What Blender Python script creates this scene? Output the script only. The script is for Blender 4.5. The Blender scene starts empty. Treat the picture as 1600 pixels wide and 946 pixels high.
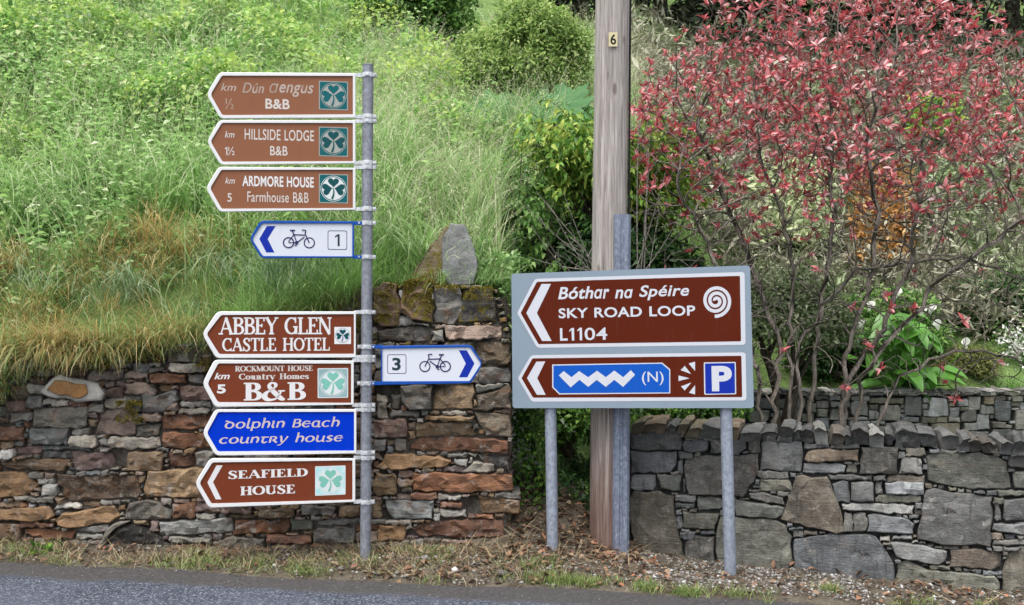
import bpy, bmesh, math, random
import numpy as np
from mathutils import Vector, noise, geometry

# ------------------------------------------------------------------ camera, sky, sun, exposure
scene = bpy.context.scene
F, CX, HY, CAMZ = 1537.0, 800.0, 490.0, 1.66        # focal length in photo pixels, centre column, horizon row, eye height
cam_data = bpy.data.cameras.new("camera")
cam_data.sensor_width = 36.0
cam_data.lens = F / 1600.0 * 36.0
cam_data.shift_y = (HY - 473.0) / 1600.0
cam_data.clip_start = 0.05
cam_data.clip_end = 2000.0
camera = bpy.data.objects.new("camera", cam_data)
camera.location = (0, 0, CAMZ)
camera.rotation_euler = (math.radians(90), 0, 0)
scene.collection.objects.link(camera)
scene.camera = camera

SUN_EL, SUN_AZ = math.radians(68), math.radians(205)   # azimuth clockwise from +Y: the sun stands behind the camera, to the left
world = bpy.data.worlds.new("World")
scene.world = world
world.use_nodes = True
wnt = world.node_tree
sky = wnt.nodes.new("ShaderNodeTexSky")
sky.sky_type = 'NISHITA'
sky.sun_disc = False
sky.sun_elevation = SUN_EL
sky.sun_rotation = SUN_AZ
sky.dust_density = 4.0
sky.air_density = 1.0
hsv = wnt.nodes.new("ShaderNodeHueSaturation")
hsv.inputs["Saturation"].default_value = 0.38          # a white overcast sky
bg = wnt.nodes["Background"]
bg.inputs["Strength"].default_value = 0.15
wnt.links.new(sky.outputs[0], hsv.inputs["Color"])
wnt.links.new(hsv.outputs[0], bg.inputs["Color"])

sun_data = bpy.data.lights.new("sun", 'SUN')
sun_data.energy = 1.2
sun_data.angle = math.radians(42)
sun_data.color = (1.0, 0.97, 0.92)
sun = bpy.data.objects.new("sun", sun_data)
sd = Vector((math.sin(SUN_AZ) * math.cos(SUN_EL), math.cos(SUN_AZ) * math.cos(SUN_EL), math.sin(SUN_EL)))
sun.rotation_euler = (-sd).to_track_quat('-Z', 'Y').to_euler()
sun.location = sd * 30
scene.collection.objects.link(sun)

vs = scene.view_settings
vs.view_transform = 'Standard'
vs.look = 'None'
vs.gamma = 1.0
vs.use_curve_mapping = False
vs.exposure = 1.30
scene.cycles.max_bounces = 6
scene.cycles.transparent_max_bounces = 6

random.seed(7)
rng = np.random.default_rng(7)
COL = scene.collection

# ------------------------------------------------------------------ helpers
def unproj(px, py, Y):
    return Vector(((px - CX) / F * Y, Y, CAMZ - (py - HY) / F * Y))

def srgb(r, g, b):
    f = lambda c: (c / 255 / 12.92) if c / 255 <= 0.04045 else ((c / 255 + 0.055) / 1.055) ** 2.4
    return (f(r), f(g), f(b), 1.0)

ORIGIN = {}
def tag(o, label=None, cat=None, group=None, kind=None):
    if label: o["label"] = label
    if cat: o["category"] = cat
    if group: o["group"] = group
    if kind: o["kind"] = kind
    return o

def thing(name, loc, label, cat, group=None, kind=None):
    o = bpy.data.objects.new(name, None)
    o.empty_display_size = 0.1
    o.location = loc
    COL.objects.link(o)
    ORIGIN[o.name] = Vector(loc)
    return tag(o, label, cat, group, kind)

def link(name, me, mat, parent=None, origin=None, color=None):
    o = bpy.data.objects.new(name, me)
    if mat is not None:
        me.materials.append(mat)
    COL.objects.link(o)
    if parent is not None:
        o.parent = parent
        ORIGIN[o.name] = ORIGIN[parent.name]
    else:
        o.location = origin
        ORIGIN[o.name] = Vector(origin)
    if color is not None:
        o.color = color
    return o

def build(name, V, Fc, mat, parent=None, origin=(0, 0, 0), smooth=None, color=None):
    """one mesh object from world-space vertices; its origin is its parent's (or the given) origin"""
    og = ORIGIN[parent.name] if parent is not None else Vector(origin)
    me = bpy.data.meshes.new(name)
    me.from_pydata([(v[0] - og.x, v[1] - og.y, v[2] - og.z) for v in V], [], Fc)
    if smooth is not None:
        me.polygons.foreach_set("use_smooth", [True] * len(me.polygons))
        if smooth < 180:
            me.set_sharp_from_angle(angle=math.radians(smooth))
    me.update()
    return link(name, me, mat, parent, origin, color)

def np_build(name, V, loops, sizes, mat, parent=None, origin=(0, 0, 0), smooth=False):
    og = np.array(ORIGIN[parent.name] if parent is not None else origin, dtype=np.float32)
    V = (np.asarray(V, dtype=np.float32) - og)
    loops = np.asarray(loops, dtype=np.int32).ravel()
    sizes = np.asarray(sizes, dtype=np.int32).ravel()
    me = bpy.data.meshes.new(name)
    me.vertices.add(len(V)); me.vertices.foreach_set("co", V.ravel())
    me.loops.add(len(loops)); me.loops.foreach_set("vertex_index", loops)
    me.polygons.add(len(sizes))
    starts = np.concatenate([[0], np.cumsum(sizes)[:-1]]).astype(np.int32)
    me.polygons.foreach_set("loop_start", starts)
    me.polygons.foreach_set("loop_total", sizes)
    if smooth:
        me.polygons.foreach_set("use_smooth", np.ones(len(sizes), dtype=bool))
    me.update(calc_edges=True)
    return link(name, me, mat, parent, origin)

class MB:
    """collects boxes, tubes, prisms into one mesh"""
    def __init__(self): self.V = []; self.F = []
    def add(self, V, Fc):
        n = len(self.V); self.V += [tuple(v) for v in V]; self.F += [tuple(i + n for i in f) for f in Fc]; return self
    def box(self, lo, hi):
        x0, y0, z0 = lo; x1, y1, z1 = hi
        return self.add([(x0,y0,z0),(x1,y0,z0),(x1,y1,z0),(x0,y1,z0),(x0,y0,z1),(x1,y0,z1),(x1,y1,z1),(x0,y1,z1)],
                        [(0,3,2,1),(4,5,6,7),(0,1,5,4),(1,2,6,5),(2,3,7,6),(3,0,4,7)])
    def tube(self, pts, rad, n=12, cap=True):
        pts = [Vector(p) for p in pts]
        if not hasattr(rad, '__len__'): rad = [rad] * len(pts)
        base = len(self.V); prev = None
        for i, p in enumerate(pts):
            t = (pts[min(i + 1, len(pts) - 1)] - pts[max(i - 1, 0)]).normalized()
            if prev is None:
                a = t.orthogonal().normalized()
            else:
                a = (prev - t * prev.dot(t)).normalized()
            prev = a; b = t.cross(a)
            for k in range(n):
                w = 2 * math.pi * k / n
                self.V.append(tuple(p + (a * math.cos(w) + b * math.sin(w)) * rad[i]))
        for i in range(len(pts) - 1):
            for k in range(n):
                k2 = (k + 1) % n
                self.F.append((base + i*n + k, base + i*n + k2, base + (i+1)*n + k2, base + (i+1)*n + k))
        if cap:
            self.F.append(tuple(base + k for k in reversed(range(n))))
            self.F.append(tuple(base + (len(pts)-1)*n + k for k in range(n)))
        return self
    def build(self, name, mat, parent=None, origin=(0,0,0), smooth=None):
        return build(name, self.V, self.F, mat, parent, origin, smooth)

# ------------------------------------------------------------------ materials
class NT:
    def __init__(self, name):
        self.m = bpy.data.materials.new(name); self.m.use_nodes = True
        self.t = self.m.node_tree; self.b = self.t.nodes["Principled BSDF"]; self.out = self.t.nodes["Material Output"]
    def n(self, typ, **kw):
        nd = self.t.nodes.new("ShaderNode" + typ)
        for k, v in kw.items():
            if k in nd.inputs: self.set(nd.inputs[k], v)
            else: setattr(nd, k, v)
        return nd
    def set(self, sock, v):
        if isinstance(v, bpy.types.NodeSocket): self.t.links.new(v, sock)
        else: sock.default_value = v
    def obj(self): return self.n("TexCoord").outputs["Object"]
    def noise(self, vec, scale, detail=4, rough=0.55, dist=0.0):
        nd = self.n("TexNoise"); self.set(nd.inputs["Vector"], vec)
        nd.inputs["Scale"].default_value = scale; nd.inputs["Detail"].default_value = detail
        nd.inputs["Roughness"].default_value = rough; nd.inputs["Distortion"].default_value = dist
        return nd.outputs[0]
    def voro(self, vec, scale, out="Color", feature='F1'):
        nd = self.n("TexVoronoi"); nd.feature = feature; self.set(nd.inputs["Vector"], vec); nd.inputs["Scale"].default_value = scale
        return nd.outputs[out]
    def map(self, vec, scale=(1,1,1), loc=(0,0,0)):
        nd = self.n("Mapping"); self.set(nd.inputs["Vector"], vec)
        self.set(nd.inputs["Scale"], scale); self.set(nd.inputs["Location"], loc)
        return nd.outputs[0]
    def ramp(self, fac, stops, interp='LINEAR'):
        nd = self.n("ValToRGB"); self.set(nd.inputs[0], fac); cr = nd.color_ramp; cr.interpolation = interp
        while len(cr.elements) < len(stops): cr.elements.new(0.5)
        for e, (p, c) in zip(cr.elements, stops):
            e.position = p; e.color = c if len(c) == 4 else (*c, 1)
        return nd.outputs[0]
    def step(self, fac, a, b):
        nd = self.n("MapRange"); nd.interpolation_type = 'SMOOTHSTEP'
        self.set(nd.inputs[0], fac); nd.inputs[1].default_value = a; nd.inputs[2].default_value = b
        return nd.outputs[0]
    def mix(self, fac, a, b, mode='MIX'):
        nd = self.n("MixRGB"); nd.blend_type = mode
        self.set(nd.inputs[0], fac); self.set(nd.inputs[1], a); self.set(nd.inputs[2], b)
        return nd.outputs[0]
    def math(self, op, a, b=0.0):
        nd = self.n("Math"); nd.operation = op; self.set(nd.inputs[0], a); self.set(nd.inputs[1], b)
        return nd.outputs[0]
    def bump(self, h, strength=0.5, dist=0.01):
        nd = self.n("Bump"); self.set(nd.inputs["Height"], h); nd.inputs["Strength"].default_value = strength
        nd.inputs["Distance"].default_value = dist
        self.t.links.new(nd.outputs[0], self.b.inputs["Normal"]); return nd.outputs[0]
    def base(self, c, rough=0.6, spec=0.4, metal=0.0):
        self.set(self.b.inputs["Base Color"], c); self.set(self.b.inputs["Roughness"], rough)
        self.set(self.b.inputs["Specular IOR Level"], spec); self.set(self.b.inputs["Metallic"], metal)
        return self

def paint(name, col, rough=0.42, dirt=0.12, spec=0.15, fade=None):
    col = tuple(x * 0.70 for x in col[:3]) + (1,)
    if fade: fade = tuple(x * 0.70 for x in fade[:3]) + (1,)
    m = NT(name); c = m.obj()
    n1 = m.noise(m.map(c, (6, 6, 2.5)), 3.0, 5, 0.65)
    dark = tuple(x * 0.62 for x in col[:3]) + (1,)
    k = m.math('MULTIPLY', m.step(n1, 0.5, 0.85), dirt * 3)
    cc = m.mix(k, col, dark)
    st = m.step(m.noise(m.map(c, (22, 22, 1.6)), 2.0, 5, 0.7, 0.3), 0.56, 0.74)
    cc = m.mix(m.math('MULTIPLY', st, min(0.6, dirt * 3.2)), cc, m.mix(0.5, cc, (0.16, 0.15, 0.11, 1)))
    n2 = m.noise(c, 160, 3)
    cc = m.mix(m.math('MULTIPLY', m.step(n2, 0.6, 0.8), dirt), cc, (0.25, 0.24, 0.22, 1))
    if fade:
        cc = m.mix(m.step(m.noise(c, 14, 4), 0.35, 0.7), cc, fade)
    m.base(cc, rough, spec)
    return m.m

def leafmat(name, stops, rough=0.5, trans=0.42, spec=0.35, patch=None, pscale=0.9):
    """leaf colours picked leaf by leaf (random per island), with broad natural patches"""
    m = NT(name); g = m.n("NewGeometry")
    c = m.ramp(g.outputs["Random Per Island"], stops)
    if patch:
        n = m.noise(m.obj(), pscale, 3, 0.6)
        c = m.mix(m.math('MULTIPLY', m.step(n, 0.45, 0.65), 0.75), c, patch)
    m.base(c, rough, spec)
    tr = m.n("BsdfTranslucent"); m.set(tr.inputs["Color"], c)
    mx = m.n("MixShader"); mx.inputs[0].default_value = trans
    m.t.links.new(m.b.outputs[0], mx.inputs[1]); m.t.links.new(tr.outputs[0], mx.inputs[2])
    m.t.links.new(mx.outputs[0], m.out.inputs["Surface"])
    return m.m

def stonemat(name, strata=1.0, lichen=0.5, rust=0.3, moss=0.0, mortar=0.0, stain=0.0):
    m = NT(name); oi = m.n("ObjectInfo"); c = m.obj()
    off = m.n("CombineXYZ"); 
    r = m.math('MULTIPLY', oi.outputs["Random"], 37.0)
    for i in range(3): m.set(off.inputs[i], r)
    v = m.n("VectorMath"); v.operation = 'ADD'; m.set(v.inputs[0], c); m.set(v.inputs[1], off.outputs[0]); v = v.outputs[0]
    big = m.noise(v, 7, 4, 0.6); mid = m.noise(v, 26, 5, 0.65, 0.4); fine = m.noise(v, 140, 4, 0.7)
    lay = m.noise(m.map(v, (5, 5, 40)), 2.2, 5, 0.6, 0.3)
    col = oi.outputs["Color"]
    col = m.mix(m.step(big, 0.35, 0.7), m.mix(0.45, col, (0.02, 0.018, 0.016, 1)), col)
    col = m.mix(m.math('MULTIPLY', m.step(mid, 0.5, 0.72), 0.4), col, m.mix(0.5, col, (0.42, 0.39, 0.34, 1)))
    col = m.mix(m.math('MULTIPLY', m.step(m.noise(v, 11, 4, 0.7, 0.6), 0.52, 0.68), rust), col, (0.20, 0.085, 0.028, 1))
    col = m.mix(m.math('MULTIPLY', m.step(lay, 0.5, 0.3), 0.45 * strata), col, m.mix(0.75, col, (0.02, 0.02, 0.02, 1)))
    li = m.math('MULTIPLY', m.step(m.noise(v, 17, 6, 0.75, 0.3), 0.60, 0.68), lichen)
    col = m.mix(li, col, (0.40, 0.39, 0.35, 1))
    if mortar:
        mo = m.step(m.noise(c, 8.5, 6, 0.72, 0.8), 0.57, 0.62)
        col = m.mix(m.math('MULTIPLY', mo, mortar), col, m.mix(mid, (0.20, 0.195, 0.185, 1), (0.46, 0.45, 0.43, 1)))
    if stain:
        sn = m.step(m.noise(m.map(c, (16, 16, 2.2)), 1.6, 5, 0.7, 0.5), 0.54, 0.68)
        col = m.mix(m.math('MULTIPLY', sn, stain), col, m.mix(0.7, col, (0.03, 0.032, 0.03, 1)))
    col = m.mix(0.40, col, m.ramp(fine, [(0.3, (0.03, 0.03, 0.03)), (0.7, (0.5, 0.48, 0.44))]), 'OVERLAY')
    if moss:
        mn = m.step(m.noise(v, 20, 5, 0.7), 0.62 - 0.22 * moss, 0.70 - 0.22 * moss)
        mc = m.mix(m.noise(v, 90, 4), (0.035, 0.04, 0.006, 1), (0.21, 0.16, 0.015, 1))
        col = m.mix(m.math('MULTIPLY', mn, 0.92), col, mc)
    h = m.math('ADD', m.math('MULTIPLY', mid, 0.55), m.math('ADD', m.math('MULTIPLY', fine, 0.22), m.math('MULTIPLY', lay, 0.45 * strata)))
    m.bump(h, 1.0, 0.026)
    m.base(col, 0.82, 0.25)
    return m.m

M = {}
M['brown_faded'] = paint('faded brown sign face', srgb(146, 95, 68), 0.45, 0.10)
M['brown'] = paint('brown sign face', srgb(121, 58, 34), 0.4, 0.08)
M['brown_dark'] = paint('dark brown sign face', srgb(92, 33, 14), 0.45, 0.05, 0.08)
M['white'] = paint('white sign paint', srgb(236, 236, 236), 0.4, 0.07)
M['white_print'] = paint('white lettering', srgb(232, 230, 230), 0.5, 0.05)
M['shaded_print'] = paint('shade-dimmed white sign print', srgb(212, 214, 222), 0.5, 0.05)  # white print greyed in its colour because the large sign gets less light
M['grey_print'] = paint('weathered grey lettering', srgb(196, 182, 172), 0.6, 0.10, fade=srgb(170, 148, 132))
M['pale_print'] = paint('weathered pale lettering', srgb(218, 210, 204), 0.6, 0.10)
M['peach_print'] = paint('weathered cream lettering', srgb(214, 196, 192), 0.6, 0.10)
M['blue'] = paint('blue sign face', srgb(0, 56, 200), 0.5, 0.05, 0.05)
M['royal'] = paint('royal blue chevron', srgb(18, 48, 165), 0.4, 0.05)
M['navy'] = paint('navy symbol print', srgb(38, 42, 92), 0.5, 0.05)
M['frame_blue'] = paint('blue sign frame', srgb(28, 82, 170), 0.35, 0.10)
M['bright_blue'] = paint('bright blue route panel', srgb(14, 88, 190), 0.4, 0.05)
M['sign_white'] = paint('white cycle sign face', srgb(222, 226, 236), 0.4, 0.05)
M['dark_print'] = paint('dark green grey numeral', srgb(40, 62, 66), 0.5, 0.05)
M['teal'] = paint('teal badge', srgb(10, 98, 104), 0.45, 0.10)
M['teal_dark'] = paint('dark teal badge print', srgb(14, 80, 84), 0.45, 0.05)
M['teal_pale'] = paint('bleached teal badge', srgb(158, 188, 190), 0.5, 0.10, fade=srgb(140, 172, 172))
M['mint'] = paint('bleached mint shamrock', srgb(128, 196, 180), 0.5, 0.08)
M['cyan_pale'] = paint('bleached cyan badge', srgb(176, 226, 228), 0.5, 0.08, fade=srgb(222, 240, 240))
M['disc_grey'] = paint('weathered badge disc', srgb(168, 172, 166), 0.55, 0.15)
M['disc_white'] = paint('white badge disc', srgb(224, 230, 230), 0.5, 0.08)
M['sign_grey'] = paint('grey sign backing', srgb(140, 156, 170), 0.42, 0.08)
M['plate_yellow'] = paint('pale yellow number plate', srgb(226, 214, 170), 0.5, 0.15)
M['black'] = paint('black print', srgb(34, 34, 34), 0.5, 0.02)
M['cable'] = paint('black cable sheath', srgb(26, 26, 28), 0.5, 0.02)
M['paper'] = paint('white scrap', srgb(228, 228, 214), 0.7, 0.08)

def galv(name, col, rough, seam=0.0, metal=0.35):
    col = tuple(x * 0.8 for x in col[:3]) + (1,)
    m = NT(name); c = m.obj()
    sp = m.n("SeparateColor", Color=m.voro(m.map(c, (1, 1, 0.7)), 70, "Color")).outputs[0]
    n = m.noise(m.map(c, (10, 10, 1.3)), 2.5, 5, 0.6)
    cc = m.mix(0.22, col, sp, 'OVERLAY')
    cc = m.mix(m.math('MULTIPLY', m.step(m.noise(m.map(c, (40, 40, 3)), 3, 5, 0.7), 0.6, 0.68), seam), cc, (0.7, 0.7, 0.7, 1))
    cc = m.mix(m.math('MULTIPLY', m.step(n, 0.45, 0.7), 0.35), cc, tuple(x * 0.6 for x in col[:3]) + (1,))
    cc = m.mix(m.math('MULTIPLY', m.step(m.noise(c, 30, 4), 0.62, 0.72), 0.3), cc, (0.5, 0.5, 0.48, 1))
    m.base(cc, rough, 0.4, metal); m.bump(n, 0.1, 0.002)
    return m.m
M['galv_pole'] = galv('weathered galvanised steel', srgb(134, 137, 146), 0.55)
M['galv_post'] = galv('grey coated steel post', srgb(150, 158, 172), 0.45, metal=0.25)
M['galv_guard'] = galv('galvanised steel channel', srgb(124, 132, 150), 0.5, seam=0.5)
M['clamp'] = galv('bright steel clamp', srgb(205, 207, 211), 0.35)

def woodmat():
    m = NT('weathered pole timber'); c = m.obj()
    g = m.noise(m.map(c, (26, 26, 0.9)), 2.6, 6, 0.65, 0.6); g2 = m.noise(m.map(c, (60, 60, 1.5)), 4, 5, 0.7)
    col = m.ramp(g, [(0.25, srgb(84, 78, 74)), (0.5, srgb(146, 139, 134)), (0.75, srgb(184, 177, 172))])
    col = m.mix(m.math('MULTIPLY', m.step(g2, 0.56, 0.66), 0.5), col, srgb(86, 74, 68))
    z = m.n("SeparateXYZ"); m.set(z.inputs[0], c)
    low = m.step(m.math('ADD', z.outputs[2], m.math('MULTIPLY', g, 0.8)), 1.75, 0.5)     # creosote-stained foot
    col = m.mix(m.math('MULTIPLY', low, 0.8), col, m.mix(g, srgb(66, 42, 34), srgb(104, 72, 60)))
    k = m.step(m.voro(m.map(c, (9, 9, 3.4)), 1.0, "Distance"), 0.20, 0.10)
    crack = m.step(m.noise(m.map(c, (34, 34, 0.5)), 2.0, 3, 0.5, 0.2), 0.655, 0.68)
    col = m.mix(m.math('MULTIPLY', crack, 0.75), col, srgb(62, 52, 46))
    col = m.mix(m.math('MULTIPLY', k, 0.7), col, srgb(84, 66, 58))
    m.base(col, 0.8, 0.2); m.bump(m.math('ADD', g, m.math('MULTIPLY', g2, 0.6)), 0.5, 0.008)
    return m.m
M['wood'] = woodmat()
M['stone_left'] = stonemat('rusty field stone', 0.8, 0.7, 0.45, mortar=0.5)
M['stone_black'] = stonemat('black boulder', 0.2, 0.25, 0.0)
M['stone_moss'] = stonemat('mossy field stone', 0.6, 0.6, 0.25, moss=0.55, mortar=0.5)
M['stone_right'] = stonemat('grey slate stone', 0.6, 0.65, 0.14, mortar=0.22, stain=0.75)
M['stone_boulder'] = stonemat('pale granite boulder', 0.2, 0.8, 0.05)

def earth(name, a, b, scale=9, bumpd=0.02):
    m = NT(name); c = m.obj()
    n = m.noise(c, scale, 6, 0.7); f = m.noise(c, scale * 9, 5, 0.7)
    col = m.mix(m.step(n, 0.35, 0.65), a, b)
    col = m.mix(m.math('MULTIPLY', m.step(f, 0.5, 0.7), 0.6), col, tuple(x * 0.4 for x in a[:3]) + (1,))
    m.base(col, 0.95, 0.1); m.bump(m.math('ADD', n, f), 0.8, bumpd)
    return m.m
M['core'] = earth('dark wall core', (0.045, 0.038, 0.03, 1), (0.16, 0.145, 0.125, 1), 8, 0.03)
M['core_right'] = earth('dark slate wall core', (0.02, 0.021, 0.02, 1), (0.06, 0.06, 0.058, 1), 12, 0.02)
M['verge'] = earth('verge soil', (0.055, 0.042, 0.03, 1), (0.12, 0.105, 0.08, 1), 7, 0.02)
M['hill'] = earth('hillside thatch', (0.09, 0.14, 0.045, 1), (0.16, 0.24, 0.075, 1), 3, 0.05)
M['ground'] = earth('field ground', (0.05, 0.09, 0.025, 1), (0.08, 0.10, 0.04, 1), 0.3, 0.05)
M['hill_far'] = earth('scrub hillside', (0.06, 0.055, 0.03, 1), (0.13, 0.12, 0.075, 1), 1.5, 0.05)
# ------------------------------------------------------------------ ground shapes
def sstep(a, b, x):
    t = np.clip((x - a) / (b - a), 0, 1); return t * t * (3 - 2 * t)

def road_edge(x):
    return 6.15 - 0.07 * (x + 3.2) + 0.035 * np.sin(x * 2.1 + 0.6) + 0.02 * np.sin(x * 5.3)

def vnoise(x, y, s, seed=0.0):
    """cheap smooth noise for arrays"""
    x = np.asarray(x, float); y = np.asarray(y, float)
    return (np.sin(x * s * 1.7 + 1.3 * np.sin(y * s * 1.1 + seed) + seed) + np.sin(y * s * 1.9 + 1.7 * np.sin(x * s * 0.9 - seed) + 2.1 + seed)
            + 0.6 * np.sin((x + y) * s * 3.1 + seed * 3)) / 2.6

def verge_z(x, y):
    x = np.asarray(x, float); y = np.asarray(y, float)
    z = -0.03 * x
    e = y - road_edge(x)
    z = z + 0.06 * sstep(0.0, 0.5, e) * sstep(-2.2, -0.3, x) * (1 - sstep(0.5, 1.1, x)) + 0.012 * sstep(0.0, 0.2, e)
    z = z + np.exp(-((x - 0.18) / 0.55) ** 2) * 0.42 * sstep(6.45, 7.3, y)
    return z + 0.010 * vnoise(x, y, 6, 1.0) * sstep(0, 0.1, e) + 0.006 * vnoise(x, y, 17, 2.0) * sstep(0, 0.1, e)

ZTX = [-30, -4.0, -2.9, -2.03, -1.35, -1.0, 0.0, 2.0]
ZTZ = [1.15, 1.22, 1.38, 1.46, 1.62, 1.78, 1.80, 1.9]
def terrain_z(x, y):
    x = np.asarray(x, float); y = np.asarray(y, float)
    zl = np.interp(x, ZTX, ZTZ) + np.interp(x, [-3.6, -0.6], [0.72, 0.47]) * (y - 6.9) + np.interp(x, [-2.6, -1.2, -0.7], [0.50, 0.30, 0.12]) * sstep(6.85, 7.4, y) + 0.16 * sstep(6.9, 7.8, y) * (1 + vnoise(x, y, 0.8, 3)) + 0.05 * vnoise(x, y, 2.6, 5)
    zr = np.interp(y, [6.5, 7.0, 7.4, 9.18, 9.3, 9.6, 20, 40], [0.1, 0.2, 0.36, 0.42, 0.86, 0.96, 8.4, 20]) + 0.06 * vnoise(x, y, 1.3, 8) * sstep(9.3, 10, y)
    a = np.interp(y, [6.9, 8.6, 10, 30], [-0.12, -0.1, 0.8, 2.0]); b = np.interp(y, [6.9, 8.6, 10, 30], [0.35, 0.7, 3.0, 5.0])
    t = np.clip((x - a) / (b - a), 0, 1); t = t * t * (3 - 2 * t)
    return zl * (1 - t) + zr * t

def grid(name, xs, ys, zf, mat, label, cat, kind='structure', smooth=True):
    X, Y = np.meshgrid(xs, ys)
    if callable(zf): Z = zf(X, Y)
    V = np.stack([X.ravel(), Y.ravel(), Z.ravel()], 1)
    nx, ny = len(xs), len(ys)
    i = (np.arange(ny - 1)[:, None] * nx + np.arange(nx - 1)[None, :]).ravel()
    loops = np.stack([i, i + 1, i + nx + 1, i + nx], 1)
    o = np_build(name, V, loops, np.full(len(i), 4), mat, smooth=smooth)
    return tag(o, label, cat, kind=kind)

# far ground sheet, road, verge, hillside
gm = MB().add([(-400, -400, 11.8), (400, -400, -12.2), (400, 7.0, -12.2), (-400, 7.0, 11.8)], [(0, 1, 2, 3)])
tag(gm.build('ground', M['ground']), 'wide field ground beyond the road', 'ground', kind='structure')

def roadmat():
    m = NT('chip seal asphalt'); c = m.obj()
    ch = m.voro(c, 120, "Color"); chd = m.voro(c, 120, "Distance")
    s = m.n("SeparateColor"); m.set(s.inputs[0], ch)
    chip = m.ramp(s.outputs[0], [(0.0, srgb(32, 36, 44)), (0.45, srgb(55, 60, 70)), (0.8, srgb(74, 79, 90)), (1.0, srgb(128, 132, 140))])
    big = m.noise(c, 1.6, 5, 0.6)
    chip = m.mix(m.math('MULTIPLY', m.step(big, 0.4, 0.65), 0.35), chip, srgb(84, 88, 100))
    x = m.n("SeparateXYZ"); m.set(x.inputs[0], c)
    # distance from the road edge, wavering: the worn, dirt-filled band
    e = m.math('SUBTRACT', m.math('SUBTRACT', 5.926, m.math('MULTIPLY', x.outputs[0], 0.07)), x.outputs[1])
    e = m.math('ADD', e, m.math('MULTIPLY', m.math('SUBTRACT', m.noise(c, 3.0, 5, 0.7), 0.5), 0.22))
    band = m.step(e, 0.33, 0.22)
    dn = m.noise(c, 45, 5, 0.7)
    dirt = m.ramp(dn, [(0.3, srgb(46, 45, 45)), (0.55, srgb(66, 64, 64)), (0.75, srgb(86, 84, 82))])
    col = m.mix(band, chip, dirt)
    m.base(col, 0.88, 0.2)
    h = m.mix(band, chd, m.noise(c, 120, 3))
    m.bump(h, 0.7, 0.006)
    return m.m
M['road'] = roadmat()
xs = np.concatenate([np.linspace(-60, -6, 20), np.linspace(-5.8, 5.8, 117), np.linspace(6, 60, 20)])
rv, rl = [], []
lv = 8
for i, x in enumerate(xs):
    y1 = float(road_edge(x)) + 0.02
    for j in range(lv):
        y = -7.0 + (y1 + 7.0) * (1 - (1 - j / (lv - 1)) ** 2)
        rv.append((x, y, -0.03 * x + 0.004))
for i in range(len(xs) - 1):
    for j in range(lv - 1):
        a = i * lv + j; rl.append((a, a + lv, a + lv + 1, a + 1))
o = np_build('road', rv, rl, np.full(len(rl), 4), M['road'], smooth=True)
tag(o, 'bluish grey chip-seal road with a dark dirty edge', 'road', kind='structure')

vx = np.linspace(-9, 9, 361); vv = []; vl = []; nj = 40
for x in vx:
    y0 = float(road_edge(x)) - 0.03
    for j in range(nj):
        y = y0 + (7.6 - y0) * j / (nj - 1)
        z = float(verge_z(x, y))
        vv.append((x, y, z - (0.03 if j == 0 else 0.0) + (0.008 if j else 0)))
for i in range(len(vx) - 1):
    for j in range(nj - 1):
        a = i * nj + j; vl.append((a, a + nj, a + nj + 1, a + 1))
o = np_build('verge', vv, vl, np.full(len(vl), 4), M['verge'], smooth=True)
tag(o, 'narrow brown earth verge between road and stone walls', 'verge', kind='structure')

grid('hillside', np.concatenate([np.linspace(-22, -8, 30), np.linspace(-7.8, 7.8, 131), np.linspace(8, 22, 30)]),
     np.concatenate([np.linspace(6.9, 12, 61), np.linspace(12.2, 34, 60)]), terrain_z, M['hill'],
     'steep grassy hillside rising behind the stone walls', 'hillside')

# ------------------------------------------------------------------ stones
PAL0 = {'T': (150, 122, 90), 'B': (118, 92, 68), 'R': (130, 86, 62), 'O': (170, 128, 84), 'G': (126, 123, 116), 'P': (166, 160, 148), 'D': (98, 92, 84),
       'K': (38, 38, 40), 'U': (118, 94, 86), 'W': (196, 192, 184), 'N': (118, 120, 100), 'H': (150, 128, 116), 'S': (112, 115, 114), 'A': (96, 99, 99),
       'V': (128, 118, 94), 'C': (136, 138, 134), 'E': (122, 106, 84), 'L': (150, 152, 146)}

PAL = {k: tuple(0.80 * c + 0.20 * (0.3 * v[0] + 0.55 * v[1] + 0.15 * v[2]) for c in v) for k, v in PAL0.items()}

def resample(poly, step, jit):
    out = []
    n = len(poly)
    for i in range(n):
        a = Vector(poly[i]); b = Vector(poly[(i + 1) % n]); d = (b - a).length
        k = max(1, int(round(d / step)))
        nrm = Vector((-(b - a).y, (b - a).x)).normalized() if d > 0 else Vector((0, 0))
        for j in range(k):
            p = a.lerp(b, j / k)
            out.append(p + nrm * random.uniform(-jit, jit) + Vector((random.uniform(-jit, jit), random.uniform(-jit, jit))) * 0.4)
    return out

def shrink(poly, d):
    """move each vertex towards the inside by d"""
    n = len(poly); out = []
    area = sum(poly[i][0] * poly[(i + 1) % n][1] - poly[(i + 1) % n][0] * poly[i][1] for i in range(n))
    sg = 1 if area > 0 else -1
    for i in range(n):
        a, p, b = Vector(poly[i - 1]), Vector(poly[i]), Vector(poly[(i + 1) % n])
        e1 = (p - a).normalized(); e2 = (b - p).normalized()
        n1 = Vector((-e1.y, e1.x)) * sg; n2 = Vector((-e2.y, e2.x)) * sg
        m = n1 + n2
        if m.length < 0.3: m = n1
        m.normalize(); c = max(0.5, m.dot(n1))
        out.append(p + m * (d / c))
    return out

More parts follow.
